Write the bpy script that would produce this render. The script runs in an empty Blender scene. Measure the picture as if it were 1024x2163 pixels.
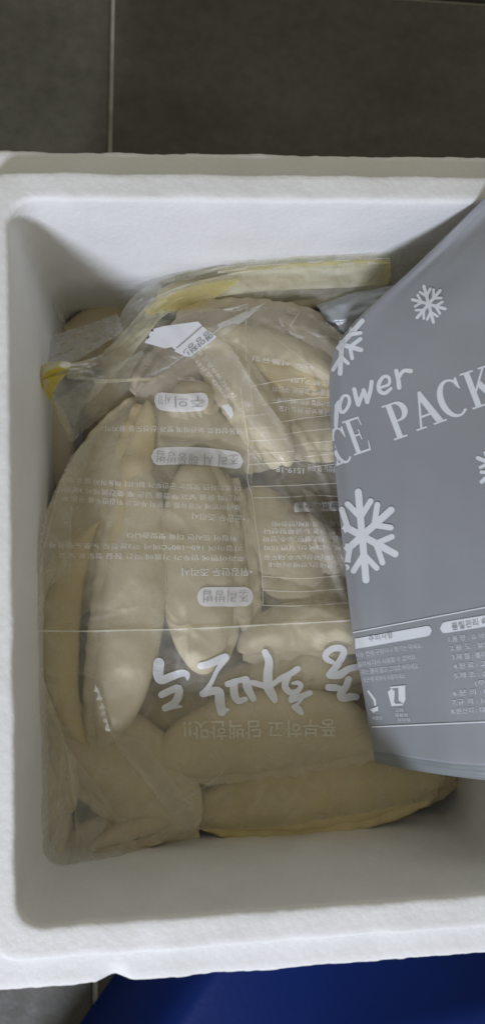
import bpy, bmesh, math, random
import numpy as np
from mathutils import Vector, Matrix, Euler, noise
from mathutils.bvhtree import BVHTree

S = bpy.context.scene
C = S.collection
random.seed(4)

# ------------------------------------------------------------------ camera
FPX = 1562.0                       # focal length in pixels of the 1024 x 2163 photograph
CAM = Vector((0.0836, 0.1691, 0.3752))
ROT = Euler((0.0740, -0.0808, -0.0340), 'XYZ')
cd = bpy.data.cameras.new("camera")
cam = bpy.data.objects.new("camera", cd)
C.objects.link(cam)
cam.location = CAM
cam.rotation_euler = ROT
cd.sensor_fit = 'VERTICAL'
cd.sensor_height = 36.0
cd.lens = 36.0 * FPX / 2163.0
cd.clip_start = 0.02
cd.clip_end = 20
cd.dof.use_dof = True
cd.dof.focus_distance = 0.45
cd.dof.aperture_fstop = 5.6
S.camera = cam
RM = ROT.to_matrix()

# ------------------------------------------------------------------ light
w = bpy.data.worlds.new("World")
S.world = w
w.use_nodes = True
bg = w.node_tree.nodes["Background"]
bg.inputs[0].default_value = (0.99, 0.94, 0.77, 1)
bg.inputs[1].default_value = 0.32
ld = bpy.data.lights.new("ceiling_lamp", 'AREA')
ld.shape = 'DISK'
ld.size = 0.34
ld.energy = 35.0
ld.color = (0.80, 0.85, 1.0)
lo = bpy.data.objects.new("ceiling_lamp", ld)
C.objects.link(lo)
ldir = Vector((-0.58, -1.42, 1.0)).normalized()
lo.location = Vector((0.13, 0.18, -0.05)) + ldir * 2.1
lo.rotation_euler = ldir.to_track_quat('Z', 'Y').to_euler()
S.view_settings.view_transform = 'Standard'
S.view_settings.look = 'None'
S.view_settings.exposure = 0.0
S.view_settings.gamma = 1.0
S.cycles.transparent_max_bounces = 40
S.cycles.max_bounces = 10
S.cycles.diffuse_bounces = 5


def ray(px, py):
    d = Vector(((px - 512.0) / FPX, (1081.5 - py) / FPX, -1.0))
    return (RM @ d)


def P(px, py, z):
    """the place at height z that the photograph shows at px, py"""
    d = ray(px, py)
    t = (z - CAM.z) / d.z
    return CAM + d * t


# ------------------------------------------------------------------ materials
def newmat(name):
    m = bpy.data.materials.new(name)
    m.use_nodes = True
    nt = m.node_tree
    return m, nt, nt.nodes["Principled BSDF"], nt.nodes["Material Output"]


def N(nt, typ, **kw):
    n = nt.nodes.new(typ)
    for k, v in kw.items():
        if k.startswith('i_'):
            n.inputs[k[2:].replace('_', ' ')].default_value = v
        else:
            setattr(n, k, v)
    return n


def coords(nt):
    return nt.nodes.new('ShaderNodeTexCoord').outputs['Object']


def ramp(nt, src, stops):
    r = nt.nodes.new('ShaderNodeValToRGB')
    els = r.color_ramp.elements
    while len(els) < len(stops):
        els.new(0.5)
    for e, (p, c) in zip(els, stops):
        e.position = p
        e.color = (c[0], c[1], c[2], 1)
    nt.links.new(src, r.inputs[0])
    return r.outputs[0]


def foam_mat():
    m, nt, b, o = newmat("expanded_foam")
    co = coords(nt)
    L = nt.links.new
    v = N(nt, 'ShaderNodeTexVoronoi', feature='SMOOTH_F1')
    v.inputs['Scale'].default_value = 260
    v.inputs['Smoothness'].default_value = 0.35
    L(co, v.inputs['Vector'])
    v2 = N(nt, 'ShaderNodeTexVoronoi', feature='DISTANCE_TO_EDGE')
    v2.inputs['Scale'].default_value = 260
    L(co, v2.inputs['Vector'])
    n = N(nt, 'ShaderNodeTexNoise')
    n.inputs['Scale'].default_value = 22
    n.inputs['Detail'].default_value = 5
    L(co, n.inputs['Vector'])
    n2 = N(nt, 'ShaderNodeTexNoise')
    n2.inputs['Scale'].default_value = 700
    n2.inputs['Detail'].default_value = 2
    L(co, n2.inputs['Vector'])
    col = ramp(nt, n.outputs[0], [(0.3, (0.79, 0.795, 0.79)), (0.7, (0.86, 0.865, 0.875))])
    edge = ramp(nt, v2.outputs['Distance'], [(0.0, (0.93, 0.93, 0.93)), (0.08, (1, 1, 1))])
    mx = N(nt, 'ShaderNodeMixRGB', blend_type='MULTIPLY')
    mx.inputs[0].default_value = 0.5
    L(col, mx.inputs[1]); L(edge, mx.inputs[2])
    L(mx.outputs[0], b.inputs['Base Color'])
    bp = N(nt, 'ShaderNodeBump'); bp.inputs['Strength'].default_value = 0.15
    bp.inputs['Distance'].default_value = 0.0012
    L(v.outputs['Distance'], bp.inputs['Height'])
    bp.invert = True
    bp2 = N(nt, 'ShaderNodeBump'); bp2.inputs['Strength'].default_value = 0.25
    bp2.inputs['Distance'].default_value = 0.0006
    L(n2.outputs[0], bp2.inputs['Height']); L(bp.outputs[0], bp2.inputs['Normal'])
    L(bp2.outputs[0], b.inputs['Normal'])
    b.inputs['Roughness'].default_value = 0.62
    b.inputs['Specular IOR Level'].default_value = 0.3
    return m


def dough_mat(name, lo_c, hi_c):
    m, nt, b, o = newmat(name)
    co = coords(nt)
    L = nt.links.new
    n = N(nt, 'ShaderNodeTexNoise'); n.inputs['Scale'].default_value = 24
    n.inputs['Detail'].default_value = 4
    L(co, n.inputs['Vector'])
    n2 = N(nt, 'ShaderNodeTexNoise'); n2.inputs['Scale'].default_value = 380
    n2.inputs['Detail'].default_value = 3
    L(co, n2.inputs['Vector'])
    col = ramp(nt, n.outputs[0], [(0.32, lo_c), (0.68, hi_c)])
    L(col, b.inputs['Base Color'])
    bp = N(nt, 'ShaderNodeBump'); bp.inputs['Strength'].default_value = 0.35
    bp.inputs['Distance'].default_value = 0.0007
    L(n2.outputs[0], bp.inputs['Height'])
    L(bp.outputs[0], b.inputs['Normal'])
    b.inputs['Roughness'].default_value = 0.6
    b.inputs['Subsurface Weight'].default_value = 0.15
    b.inputs['Subsurface Radius'].default_value = (1.0, 0.7, 0.4)
    b.inputs['Subsurface Scale'].default_value = 0.004
    b.inputs['Specular IOR Level'].default_value = 0.3
    return m


def film_mat(name, haze, tint=(1, 1, 1), body=(0.8, 0.8, 0.76), rough=0.12, wr=1.0):
    """thin clear plastic: see-through, a little milky, glossy"""
    m, nt, b, o = newmat(name)
    nt.nodes.remove(b)
    co = coords(nt)
    L = nt.links.new
    n = N(nt, 'ShaderNodeTexNoise'); n.inputs['Scale'].default_value = 55
    n.inputs['Detail'].default_value = 5; n.inputs['Distortion'].default_value = 1.3
    L(co, n.inputs['Vector'])
    bp = N(nt, 'ShaderNodeBump'); bp.inputs['Strength'].default_value = 0.5 * wr
    bp.inputs['Distance'].default_value = 0.002
    L(n.outputs[0], bp.inputs['Height'])
    tr = N(nt, 'ShaderNodeBsdfTransparent'); tr.inputs[0].default_value = (*tint, 1)
    df = N(nt, 'ShaderNodeBsdfDiffuse'); df.inputs[0].default_value = (*body, 1)
    tl = N(nt, 'ShaderNodeBsdfTranslucent'); tl.inputs[0].default_value = (*body, 1)
    m1 = N(nt, 'ShaderNodeMixShader'); m1.inputs[0].default_value = 0.4
    L(df.outputs[0], m1.inputs[1]); L(tl.outputs[0], m1.inputs[2])
    hz = ramp(nt, n.outputs[0], [(0.35, (haze * 0.7,) * 3), (0.65, (haze * 1.4,) * 3)])
    m2 = N(nt, 'ShaderNodeMixShader')
    L(hz, m2.inputs[0]); L(tr.outputs[0], m2.inputs[1]); L(m1.outputs[0], m2.inputs[2])
    gl = N(nt, 'ShaderNodeBsdfGlossy'); gl.inputs['Roughness'].default_value = rough
    L(bp.outputs[0], gl.inputs['Normal'])
    fr = N(nt, 'ShaderNodeFresnel'); fr.inputs[0].default_value = 1.45
    L(bp.outputs[0], fr.inputs['Normal'])
    m3 = N(nt, 'ShaderNodeMixShader')
    fm = N(nt, 'ShaderNodeMath', operation='MULTIPLY'); fm.inputs[1].default_value = 0.5
    L(fr.outputs[0], fm.inputs[0]); L(fm.outputs[0], m3.inputs[0]); L(m2.outputs[0], m3.inputs[1]); L(gl.outputs[0], m3.inputs[2])
    L(m3.outputs[0], o.inputs[0])
    return m


def ink_mat(name, col, cover, rough=0.4):
    """printed ink: covers what lies behind it only partly"""
    m, nt, b, o = newmat(name)
    b.inputs['Base Color'].default_value = (*col, 1)
    b.inputs['Roughness'].default_value = rough
    b.inputs['Alpha'].default_value = cover
    return m


def plastic_mat(name, c1, c2, rough, scale=30, bump=0.2, spec=0.5):
    m, nt, b, o = newmat(name)
    co = coords(nt)
    L = nt.links.new
    n = N(nt, 'ShaderNodeTexNoise'); n.inputs['Scale'].default_value = scale
    n.inputs['Detail'].default_value = 5
    L(co, n.inputs['Vector'])
    L(ramp(nt, n.outputs[0], [(0.3, c1), (0.7, c2)]), b.inputs['Base Color'])
    n2 = N(nt, 'ShaderNodeTexNoise'); n2.inputs['Scale'].default_value = scale * 14
    n2.inputs['Detail'].default_value = 2
    L(co, n2.inputs['Vector'])
    bp = N(nt, 'ShaderNodeBump'); bp.inputs['Strength'].default_value = bump
    bp.inputs['Distance'].default_value = 0.0006
    L(n2.outputs[0], bp.inputs['Height']); L(bp.outputs[0], b.inputs['Normal'])
    b.inputs['Roughness'].default_value = rough
    b.inputs['Specular IOR Level'].default_value = spec
    return m


M_foam = foam_mat()
M_dough = [dough_mat("dough_pale", (0.56, 0.485, 0.325), (0.67, 0.595, 0.42)),
           dough_mat("dough_yellowish", (0.57, 0.465, 0.235), (0.67, 0.56, 0.315)),
           dough_mat("dough_pinkish", (0.50, 0.43, 0.33), (0.60, 0.53, 0.42)),
           dough_mat("dough_shade_lifted", (0.58, 0.49, 0.32), (0.69, 0.60, 0.42))]  # dough of the shaded pieces, colour lightened to lift the dark gaps
M_film = film_mat("clear_film", 0.24, rough=0.42, wr=0.6, body=(0.84, 0.82, 0.73))
M_fold = film_mat("clear_film_fold", 0.20, rough=0.42, wr=0.6, body=(0.84, 0.82, 0.73))
M_film2 = film_mat("milky_film", 0.26, body=(0.80, 0.80, 0.70), rough=0.35, wr=0.3)
M_yel = film_mat("yellow_film", 0.24, tint=(1, 0.95, 0.66), body=(0.80, 0.72, 0.40), rough=0.4, wr=0.3)
M_yel_pale = film_mat("pale_yellow_film", 0.46, tint=(1, 0.97, 0.80), body=(0.84, 0.80, 0.62), rough=0.4, wr=0.3)
M_yel_deep = film_mat("deep_yellow_film", 0.85, tint=(1, 0.85, 0.2), body=(0.72, 0.60, 0.10), rough=0.4, wr=0.3)
M_ink = ink_mat("white_ink", (0.80, 0.82, 0.85), 0.72)
M_ink_thin = ink_mat("thin_white_ink", (0.86, 0.87, 0.86), 0.60)
M_ink_line = ink_mat("pale_line_ink", (0.88, 0.87, 0.78), 0.55)
M_ink_tag = ink_mat("pale_green_ink", (0.78, 0.80, 0.70), 0.5)
M_panel = ink_mat("white_panel_ink", (0.84, 0.84, 0.86), 0.66)
M_dark = ink_mat("dark_ink", (0.16, 0.17, 0.16), 0.75)
M_dark_thin = ink_mat("faded_dark_ink", (0.20, 0.22, 0.19), 0.45)
M_label = plastic_mat("white_label", (0.68, 0.69, 0.72), (0.76, 0.77, 0.80), 0.45)
M_pack = plastic_mat("grey_pack_plastic", (0.26, 0.278, 0.305), (0.29, 0.305, 0.330), 0.36, 18, 0.12, 0.5)
M_seal = plastic_mat("grey_pack_seal", (0.20, 0.225, 0.235), (0.225, 0.25, 0.26), 0.4, 22, 0.2)
M_pinkw = ink_mat("pack_white_ink", (0.70, 0.73, 0.78), 1.0)
M_pinks = ink_mat("pack_small_ink", (0.62, 0.65, 0.70), 0.8)
M_pdark = ink_mat("pack_heading_ink", (0.36, 0.38, 0.41), 1.0)
M_silver = plastic_mat("pale_grey_plastic", (0.30, 0.32, 0.335), (0.40, 0.42, 0.43), 0.3, 40, 0.3)


# ------------------------------------------------------------------ object helpers
def link(name, me, mat=None, parent=None):
    o = bpy.data.objects.new(name, me)
    C.objects.link(o)
    if mat:
        me.materials.append(mat)
    if parent:
        o.parent = parent
    return o


def tag(o, label=None, cat=None, group=None, kind=None):
    if label: o['label'] = label
    if cat: o['category'] = cat
    if group: o['group'] = group
    if kind: o['kind'] = kind
    return o


def empty(name, loc):
    o = bpy.data.objects.new(name, None)
    o.empty_display_size = 0.02
    C.objects.link(o)
    o.location = loc
    return o


def mesh(vs, fs, smooth=True):
    me = bpy.data.meshes.new("m")
    me.from_pydata([tuple(v) for v in vs], [], fs)
    me.update()
    if smooth:
        me.polygons.foreach_set('use_smooth', [True] * len(me.polygons))
    return me


def local(vs, org):
    return [Vector(v) - org for v in vs]


def smoothstep(a, b, x):
    t = max(0.0, min(1.0, (x - a) / (b - a)))
    return t * t * (3 - 2 * t)


# ------------------------------------------------------------------ foam box
BW, BL = 0.262, 0.360
DEPTH = 0.205


def rr(off, rad, n_side=150, n_c=16):
    """rounded rectangle of the opening grown by off: list of (x, y, nx, ny)"""
    x0, x1, y0, y1 = -off, BW + off, -off, BL + off
    pts = []
    cs = [((x1 - rad, y1 - rad), 0), ((x0 + rad, y1 - rad), 90), ((x0 + rad, y0 + rad), 180), ((x1 - rad, y0 + rad), 270)]
    for k in range(4):
        (cx, cy), a0 = cs[k]
        for i in range(n_c):
            a = math.radians(a0 + 90 * i / n_c)
            pts.append((cx + rad * math.cos(a), cy + rad * math.sin(a), math.cos(a), math.sin(a)))
        a = math.radians(a0 + 90)
        s = Vector((cx + rad * math.cos(a), cy + rad * math.sin(a)))
        (nx_, ny_), _ = cs[(k + 1) % 4]
        e = Vector((nx_ + rad * math.cos(a), ny_ + rad * math.sin(a)))
        for i in range(n_side):
            p = s.lerp(e, i / n_side)
            pts.append((p.x, p.y, math.cos(a), math.sin(a)))
    return pts


def build_box():
    prof = []       # (off, z, corner radius, kind of relief)
    prof.append((-0.125, -DEPTH, 0.002, 0))
    prof.append((-0.012, -DEPTH, 0.008, 0))
    prof.append((-0.006, -DEPTH + 0.002, 0.012, 0))
    prof.append((-0.003, -DEPTH + 0.008, 0.013, 0))
    for i in range(1, 34):
        z = -DEPTH + 0.008 + (DEPTH - 0.011) * i / 33
        prof.append((-0.003 * (1 - i / 33), z, 0.0135, 1))
    prof.append((0.0003, -0.0016, 0.0136, 1))
    prof.append((0.0012, -0.0004, 0.0140, 1))
    for i in range(0, 6):
        prof.append((0.0024 + 0.0092 * i / 5, 0.0, 0.0145, 2))
    prof.append((0.0126, -0.0006, 0.014, 3))
    prof.append((0.0132, -0.002, 0.014, 3))
    prof.append((0.0134, -0.0095, 0.014, 2))
    prof.append((0.0142, -0.0105, 0.014, 2))
    for i in range(1, 6):
        prof.append((0.0142 + 0.0118 * i / 5, -0.0108, 0.014, 2))
    prof.append((0.0270, -0.0116, 0.014, 3))
    prof.append((0.0276, -0.0135, 0.014, 3))
    for i in range(1, 10):
        prof.append((0.0276 - 0.003 * i / 9, -0.0135 - (DEPTH + 0.015) * i / 9, 0.014, 1))
    prof.append((0.02, -DEPTH - 0.030, 0.02, 0))
    prof.append((-0.12, -DEPTH - 0.030, 0.003, 0))
    vs, fs = [], []
    n = None
    for off, z, rad, kind in prof:
        pts = rr(off, rad)
        n = len(pts)
        for (x, y, nx, ny) in pts:
            p = Vector((x, y, z))
            if off > 0.001:                       # near rim is a little wider, far rim narrower
                if ny < -0.3: p.y -= off * 0.27
                elif ny > 0.3: p.y += off * 0.18
            if kind:
                a = noise.noise(p * 45) * 0.0007 + noise.noise(p * 160 + Vector((5, 0, 0))) * 0.00018
                amp = {1: 1.0, 2: 0.8, 3: 1.35}[kind]
                # beads of foam along free edges
                bead = noise.cell_vector(p * 230)
                bd = (bead.x) * (0.00045 if kind == 3 else 0.00012)
                p += Vector((nx, ny, 0)) * (a * amp + bd)
                p.z += (noise.noise(p * 60 + Vector((0, 9, 0))) * 0.0004 + noise.noise(p * 240) * 0.00012) * (0 if kind == 1 else 1)
            # chip broken out of the near rim
            c = P(240, 2075, -0.011)
            d = math.hypot(p.x - c.x, p.y - c.y)
            if kind in (2, 3) and d < 0.009 and off > 0.012:
                p.z -= 0.0045 * (1 - d / 0.009)
                p.y += 0.0012 * (1 - d / 0.009)
            vs.append(p)
    for r in range(len(prof) - 1):
        for i in range(n):
            j = (i + 1) % n
            fs.append((r * n + i, r * n + j, (r + 1) * n + j, (r + 1) * n + i))
    fs.append(tuple(reversed(range(n))))
    fs.append(tuple(range((len(prof) - 1) * n, len(prof) * n)))
    me = mesh(vs, fs)
    bm = bmesh.new(); bm.from_mesh(me)
    bmesh.ops.recalc_face_normals(bm, faces=bm.faces)
    bm.to_mesh(me); bm.free()
    o = link('foam_box', me, M_foam)
    tag(o, 'open white polystyrene foam box standing on the dark floor tiles', 'box')
    return o


box = build_box()

# ------------------------------------------------------------------ floor tiles
FZ = -DEPTH - 0.0305


def floor():
    m, nt, b, o_ = newmat("dark_stone_tile")
    co = coords(nt)
    L = nt.links.new
    n = N(nt, 'ShaderNodeTexNoise'); n.inputs['Scale'].default_value = 6
    n.inputs['Detail'].default_value = 8; n.inputs['Roughness'].default_value = 0.62
    mp = N(nt, 'ShaderNodeMapping'); mp.inputs['Rotation'].default_value = (0, 0, 0.6)
    mp.inputs['Scale'].default_value = (1, 2.2, 1)
    L(co, mp.inputs[0]); L(mp.outputs[0], n.inputs['Vector'])
    n2 = N(nt, 'ShaderNodeTexNoise'); n2.inputs['Scale'].default_value = 120
    n2.inputs['Detail'].default_value = 6
    L(co, n2.inputs['Vector'])
    c1 = ramp(nt, n.outputs[0], [(0.25, (0.050, 0.048, 0.037)), (0.5, (0.080, 0.077, 0.061)), (0.8, (0.118, 0.113, 0.094))])
    c2 = ramp(nt, n2.outputs[0], [(0.3, (0.82, 0.82, 0.82)), (0.7, (1.12, 1.12, 1.1))])
    mx = N(nt, 'ShaderNodeMixRGB', blend_type='MULTIPLY'); mx.inputs[0].default_value = 1
    L(c1, mx.inputs[1]); L(c2, mx.inputs[2])
    L(mx.outputs[0], b.inputs['Base Color'])
    bp = N(nt, 'ShaderNodeBump'); bp.inputs['Strength'].default_value = 0.3
    bp.inputs['Distance'].default_value = 0.001
    L(n2.outputs[0], bp.inputs['Height']); L(bp.outputs[0], b.inputs['Normal'])
    rr_ = ramp(nt, n2.outputs[0], [(0.3, (0.42,) * 3), (0.7, (0.6,) * 3)])
    L(rr_, b.inputs['Roughness'])
    b.inputs['Specular IOR Level'].default_value = 0.35
    mg = plastic_mat("pale_grout", (0.34, 0.33, 0.28), (0.55, 0.53, 0.46), 0.85, 60, 0.5)
    base = mesh([(-3, -3, FZ - 0.004), (3, -3, FZ - 0.004), (3, 3, FZ - 0.004), (-3, 3, FZ - 0.004)], [(0, 1, 2, 3)])
    fl = link('floor', base, mg)
    tag(fl, kind='structure')
    gp = P(236, 100, FZ); gq = P(234, 310, FZ); gb = P(200, 2130, FZ)
    ang = math.atan2((gb - gp).x, -(gb - gp).y)
    top = P(1000, 4, FZ)
    T = 0.60
    hw = 0.0020
    proto = None
    ca, sa = math.cos(ang), math.sin(ang)
    ex = Vector((ca, sa, 0)); ey = Vector((-sa, ca, 0))
    # origin: crossing of the seam running away and the seam at the far end
    k = (top - gp).dot(ey)
    org = gp + ey * k
    bm = bmesh.new()
    bmesh.ops.create_cube(bm, size=1.0)
    bmesh.ops.scale(bm, vec=(T - 2 * hw, T - 2 * hw, 0.008), verts=bm.verts)
    bmesh.ops.bevel(bm, geom=[e for e in bm.edges], offset=0.0008, segments=2, affect='EDGES')
    me = bpy.data.meshes.new('tile'); bm.to_mesh(me); bm.free()
    me.materials.append(m)
    for i in range(-3, 3):
        for j in range(-3, 2):
            t = bpy.data.objects.new('tile', me)
            C.objects.link(t)
            t.parent = fl
            t.location = org + ex * ((i + 0.5) * T) + ey * ((j + 0.5) * T) + Vector((0, 0, 0.0 - 0.004))
            t.rotation_euler = (0, 0, ang)
    return fl


fl = floor()

# ------------------------------------------------------------------ blue sheet beside the box
def blue_sheet():
    mb, nt, b, o_ = newmat("blue_plastic")
    b.inputs['Base Color'].default_value = (0.003, 0.015, 0.105, 1)
    b.inputs['Roughness'].default_value = 0.5
    b.inputs['Specular IOR Level'].default_value = 0.1
    co = coords(nt)
    n = N(nt, 'ShaderNodeTexNoise'); n.inputs['Scale'].default_value = 260; n.inputs['Detail'].default_value = 3
    nt.links.new(co, n.inputs['Vector'])
    bp = N(nt, 'ShaderNodeBump'); bp.inputs['Strength'].default_value = 0.3; bp.inputs['Distance'].default_value = 0.0006
    nt.links.new(n.outputs[0], bp.inputs['Height']); nt.links.new(bp.outputs[0], b.inputs['Normal'])
    a = P(240, 2085, -0.215); c = P(180, 2170, -0.215)
    d = (c - a); d.z = 0; d.normalize()
    NU, NV = 70, 50
    vs, fs = [], []
    y0 = -0.0375
    for iv in range(NV + 1):
        for iu in range(NU + 1):
            u, v = iu / NU, iv / NV
            y = y0 - v * 0.26
            xl = a.x + (y - a.y) * d.x / d.y
            x = xl + u * 0.55
            e = min(u / 0.05, 1.0)
            z = -0.235 + 0.125 * math.sqrt(max(0, 1 - (1 - e) ** 2))
            z -= 0.55 * max(0, (x - xl) - 0.04) ** 2 + 0.85 * smoothstep(0.03, 0.26, x - xl) * max(0, 0.10 - (y0 - y))  # tilted away from the lamp, shade shaped into the right side
            ev = min((v + 0.02) / 0.07, 1.0)
            z = -0.235 + (z + 0.235) * (0.55 + 0.45 * math.sqrt(max(0, 1 - (1 - ev) ** 2)))
            z += noise.noise(Vector((x * 14, y * 14, 2))) * 0.002
            z = max(z, FZ + 0.002)
            vs.append(Vector((x, y, z)))
    n1 = (NU + 1) * (NV + 1)
    for iv in range(NV):
        for iu in range(NU):
            k = iv * (NU + 1) + iu
            fs.append((k, k + NU + 1, k + NU + 2, k + 1))
    # closed underside
    rim = [iu for iu in range(NU + 1)] + [iv * (NU + 1) + NU for iv in range(1, NV + 1)] + \
          [NV * (NU + 1) + iu for iu in range(NU - 1, -1, -1)] + [iv * (NU + 1) for iv in range(NV - 1, 0, -1)]
    st = len(vs)
    for k in rim:
        p = vs[k].copy(); p.z = FZ + 0.0008
        vs.append(p)
    m_ = len(rim)
    for i in range(m_):
        j = (i + 1) % m_
        fs.append((rim[i], rim[j], st + j, st + i))
    fs.append(tuple(st + i for i in range(m_)))
    org = Vector((vs[0].x, vs[0].y, FZ))
    me = mesh(local(vs, org), fs)
    o = link('blue_plastic_cover', me, mb)
    o.location = org
    tag(o, 'smooth dark blue plastic cover on the floor against the near side of the box', 'plastic cover')


blue_sheet()

# ------------------------------------------------------------------ dumplings
DUMP = []         # (object, world verts, faces) of the contents


def dumpling(A, B, z, w1, w2, mat=0, label='', hz=0.014, rim=1, roll=0.0, p=0.62, seed=0, z2=None, lumps=1.0, flange=True):
    """A, B: tips as the photograph shows them; w1: half width on the right hand walking A to B, w2 on the other (pixels);
    z: height of the back"""
    z2 = z if z2 is None else z2
    hz *= 0.72
    zc = z - hz
    a = P(A[0], A[1], zc); b = P(B[0], B[1], z2 - hz)
    e1 = (b - a); Ln = e1.length; e1.normalize()
    up = Vector((0, 0, 1))
    e2 = e1.cross(up).normalized()        # right hand side seen from above
    e3 = e2.cross(e1).normalized()
    if roll:
        R_ = Matrix.Rotation(math.radians(roll), 3, e1)
        e2 = R_ @ e2; e3 = R_ @ e3
    mid = (a + b) / 2
    sc = (CAM.z - (z + z2) / 2 + hz * 0.3) / FPX
    W1, W2 = w1 * sc * 1.12, w2 * sc * 1.12
    NS, NT = 56, 36
    vs, fs = [], []
    rnd = random.Random(seed * 7 + 1)
    sv = Vector((rnd.uniform(0, 90), rnd.uniform(0, 90), rnd.uniform(0, 90)))
    fl_w = 0.0060 if flange else 0
    wb1 = W1 - (fl_w if rim > 0 else 0)
    wb2 = W2 - (fl_w if rim < 0 else 0)
    peak = rnd.uniform(-0.15, 0.15)

    def env(s):
        return max(0.0, 1 - abs(s) ** 2.1) ** p

    def centre(s):
        return (wb1 - wb2) / 2 * env(s), (wb1 + wb2) / 2 * env(s)

    for i in range(NS + 1):
        s = -math.cos(math.pi * i / NS)
        c, hw = centre(s)
        h = hz * (max(0.0, 1 - abs(s - peak * (1 - s * s)) ** 2.4) ** 0.55)
        h = max(h, 0.0)
        for k in range(NT):
            th = 2 * math.pi * k / NT
            ct, sn = math.cos(th), math.sin(th)
            y = c + hw * (abs(ct) ** 0.95) * (1 if ct > 0 else -1)
            # the sealed side is thinner than the belly
            side = (ct * rim + 1) / 2
            hh = h * (1.0 - 0.30 * side ** 2)
            ex = 0.72 + 0.62 * side
            zz = hh * (abs(sn) ** ex) * (1 if sn > 0 else -1)
            if sn < 0: zz *= 0.75
            q = mid + e1 * (s * Ln / 2) + e2 * y + e3 * zz
            nn = noise.noise(q * 38 + sv) * 0.0032 + noise.noise(q * 90 + sv) * 0.0013
            # gathered folds that run from the sealed side over the back
            fold = math.sin(s * 17 + seed + 2 * math.sin(s * 5)) * 0.0010 * smoothstep(0.4, 1.0, side)
            d = (e2 * ct * 0.4 + e3 * (sn if sn > 0 else sn * 0.3))
            q = q + d * (nn * lumps + fold) * min(1, hw / 0.01)
            vs.append(q)
    for i in range(NS):
        for k in range(NT):
            l = (k + 1) % NT
            fs.append((i * NT + k, i * NT + l, (i + 1) * NT + l, (i + 1) * NT + k))
    org = Vector((mid.x, mid.y, mid.z - hz * 0.75))
    me = mesh(local(vs, org), fs)
    o = link('frozen_dumpling', me, M_dough[mat])
    o.location = org
    tag(o, label, 'dumpling', 'frozen dumplings in the clear bag')
    DUMP.append((vs, fs))
    if flange:
        fv, ff = [], []
        NF = 70
        for i in range(NF + 1):
            s = -0.93 + 1.86 * i / NF
            c, hw = centre(s)
            y0 = c + rim * hw * 0.93
            for lay in (0, 1):
                for m in range(4):
                    yy = y0 + rim * (fl_w + hw * 0.07) * m / 3 * (1 - 0.25 * abs(s) ** 6)
                    wav = 0.0011 * math.sin(s * Ln / 2 / 0.0021 + 0.8 * math.sin(s * 9 + seed)) * (m / 3)
                    zz = (0.0012 if lay == 0 else -0.0008) * (1 - 0.5 * m / 3) + wav - 0.0016 * (m / 3)
                    fv.append(mid + e1 * (s * Ln / 2) + e2 * (yy + noise.noise(Vector((s * 14, seed, 0))) * 0.001 * m / 3) + e3 * zz)
        R8 = 8
        for i in range(NF):
            for m in range(3):
                k = i * R8 + m
                ff.append((k, k + 1, k + R8 + 1, k + R8))
                k = i * R8 + 4 + m
                ff.append((k, k + R8, k + R8 + 1, k + 1))
            ff.append((i * R8 + 3, i * R8 + 7, (i + 1) * R8 + 7, (i + 1) * R8 + 3))
        me = mesh(local(fv, org), ff)
        link('crimped_edge', me, M_dough[mat], o)
        DUMP.append((fv, ff))
    return o


D = dumpling
D((215, 1100), (192, 1580), -0.068, 122, -30, 1, 'crescent dumpling standing along the left wall, its curved edge yellowish', hz=0.013, seed=1, rim=1, p=0.7)
D((350, 830), (110, 1310), -0.078, 105, 110, 0, 'broad dumpling at the upper left of the bag, behind the grey thawing heading', hz=0.016, seed=2, rim=1)
D((290, 975), (212, 1580), -0.064, 52, 90, 0, 'tall upright dumpling left of the cooking text, pointed end near the bright glint', hz=0.015, seed=3, rim=1, p=0.55)
D((415, 965), (432, 1425), -0.064, 76, 82, 0, 'pale upright dumpling under the cooking heading, just right of the tall pointed one', hz=0.015, seed=4, rim=-1, p=0.5)
D((265, 1470), (560, 1500), -0.086, 68, 40, 0, 'small rounded dumpling end under the last big letter of the brush title', hz=0.014, seed=5, rim=-1)
D((322, 1628), (812, 1575), -0.068, 42, 132, 3, 'wide horizontal dumpling behind the small tagline below the brush title', hz=0.019, seed=6, rim=1, p=0.5)
D((400, 1712), (938, 1640), -0.080, 82, 78, 1, 'nearest long horizontal dumpling lying along the near wall, below the ice pack corner', hz=0.018, seed=7, rim=1, p=0.55)
D((110, 1510), (420, 1745), -0.074, 92, 100, 3, 'dull shaded dumpling in the lower left corner of the bag', hz=0.015, seed=8, rim=1)
D((105, 1810), (430, 1745), -0.088, 40, 60, 3, 'thin dumpling edge at the very bottom left, lowest of the shaded pieces', hz=0.011, seed=9, rim=1)
D((500, 1372), (800, 1335), -0.070, 40, 78, 0, 'horizontal dumpling just above the right half of the brush title', hz=0.014, seed=10, rim=1, p=0.5)
D((430, 1462), (795, 1425), -0.078, 48, 62, 0, 'horizontal dumpling directly behind the right half of the brush title', hz=0.014, seed=11, rim=1)
D((420, 690), (612, 985), -0.068, 52, 52, 0, 'slanted dumpling ending in a rounded tip left of the ruled table', hz=0.013, seed=12, rim=1, p=0.5)
D((288, 850), (455, 690), -0.078, 62, 55, 2, 'pinkish dumpling under the white nutrition label', hz=0.013, seed=13, rim=-1)
D((355, 700), (742, 738), -0.072, 40, 85, 2, 'long pinkish dumpling at the far end of the clear bag, below the yellow seal', hz=0.015, seed=14, rim=-1, p=0.5)
D((455, 700), (745, 815), -0.065, 42, 45, 0, 'slanted pale dumpling with a bright lower edge above the ruled table', hz=0.011, seed=15, rim=1, p=0.55)
D((500, 850), (790, 895), -0.075, 92, 75, 0, 'yellowish dumpling behind the upper rows of the ruled table', hz=0.014, seed=16, rim=1)
D((520, 1030), (660, 1300), -0.076, 82, 70, 0, 'broad dumpling behind the lower left part of the ruled table', hz=0.016, seed=17, rim=1, p=0.5)
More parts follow.
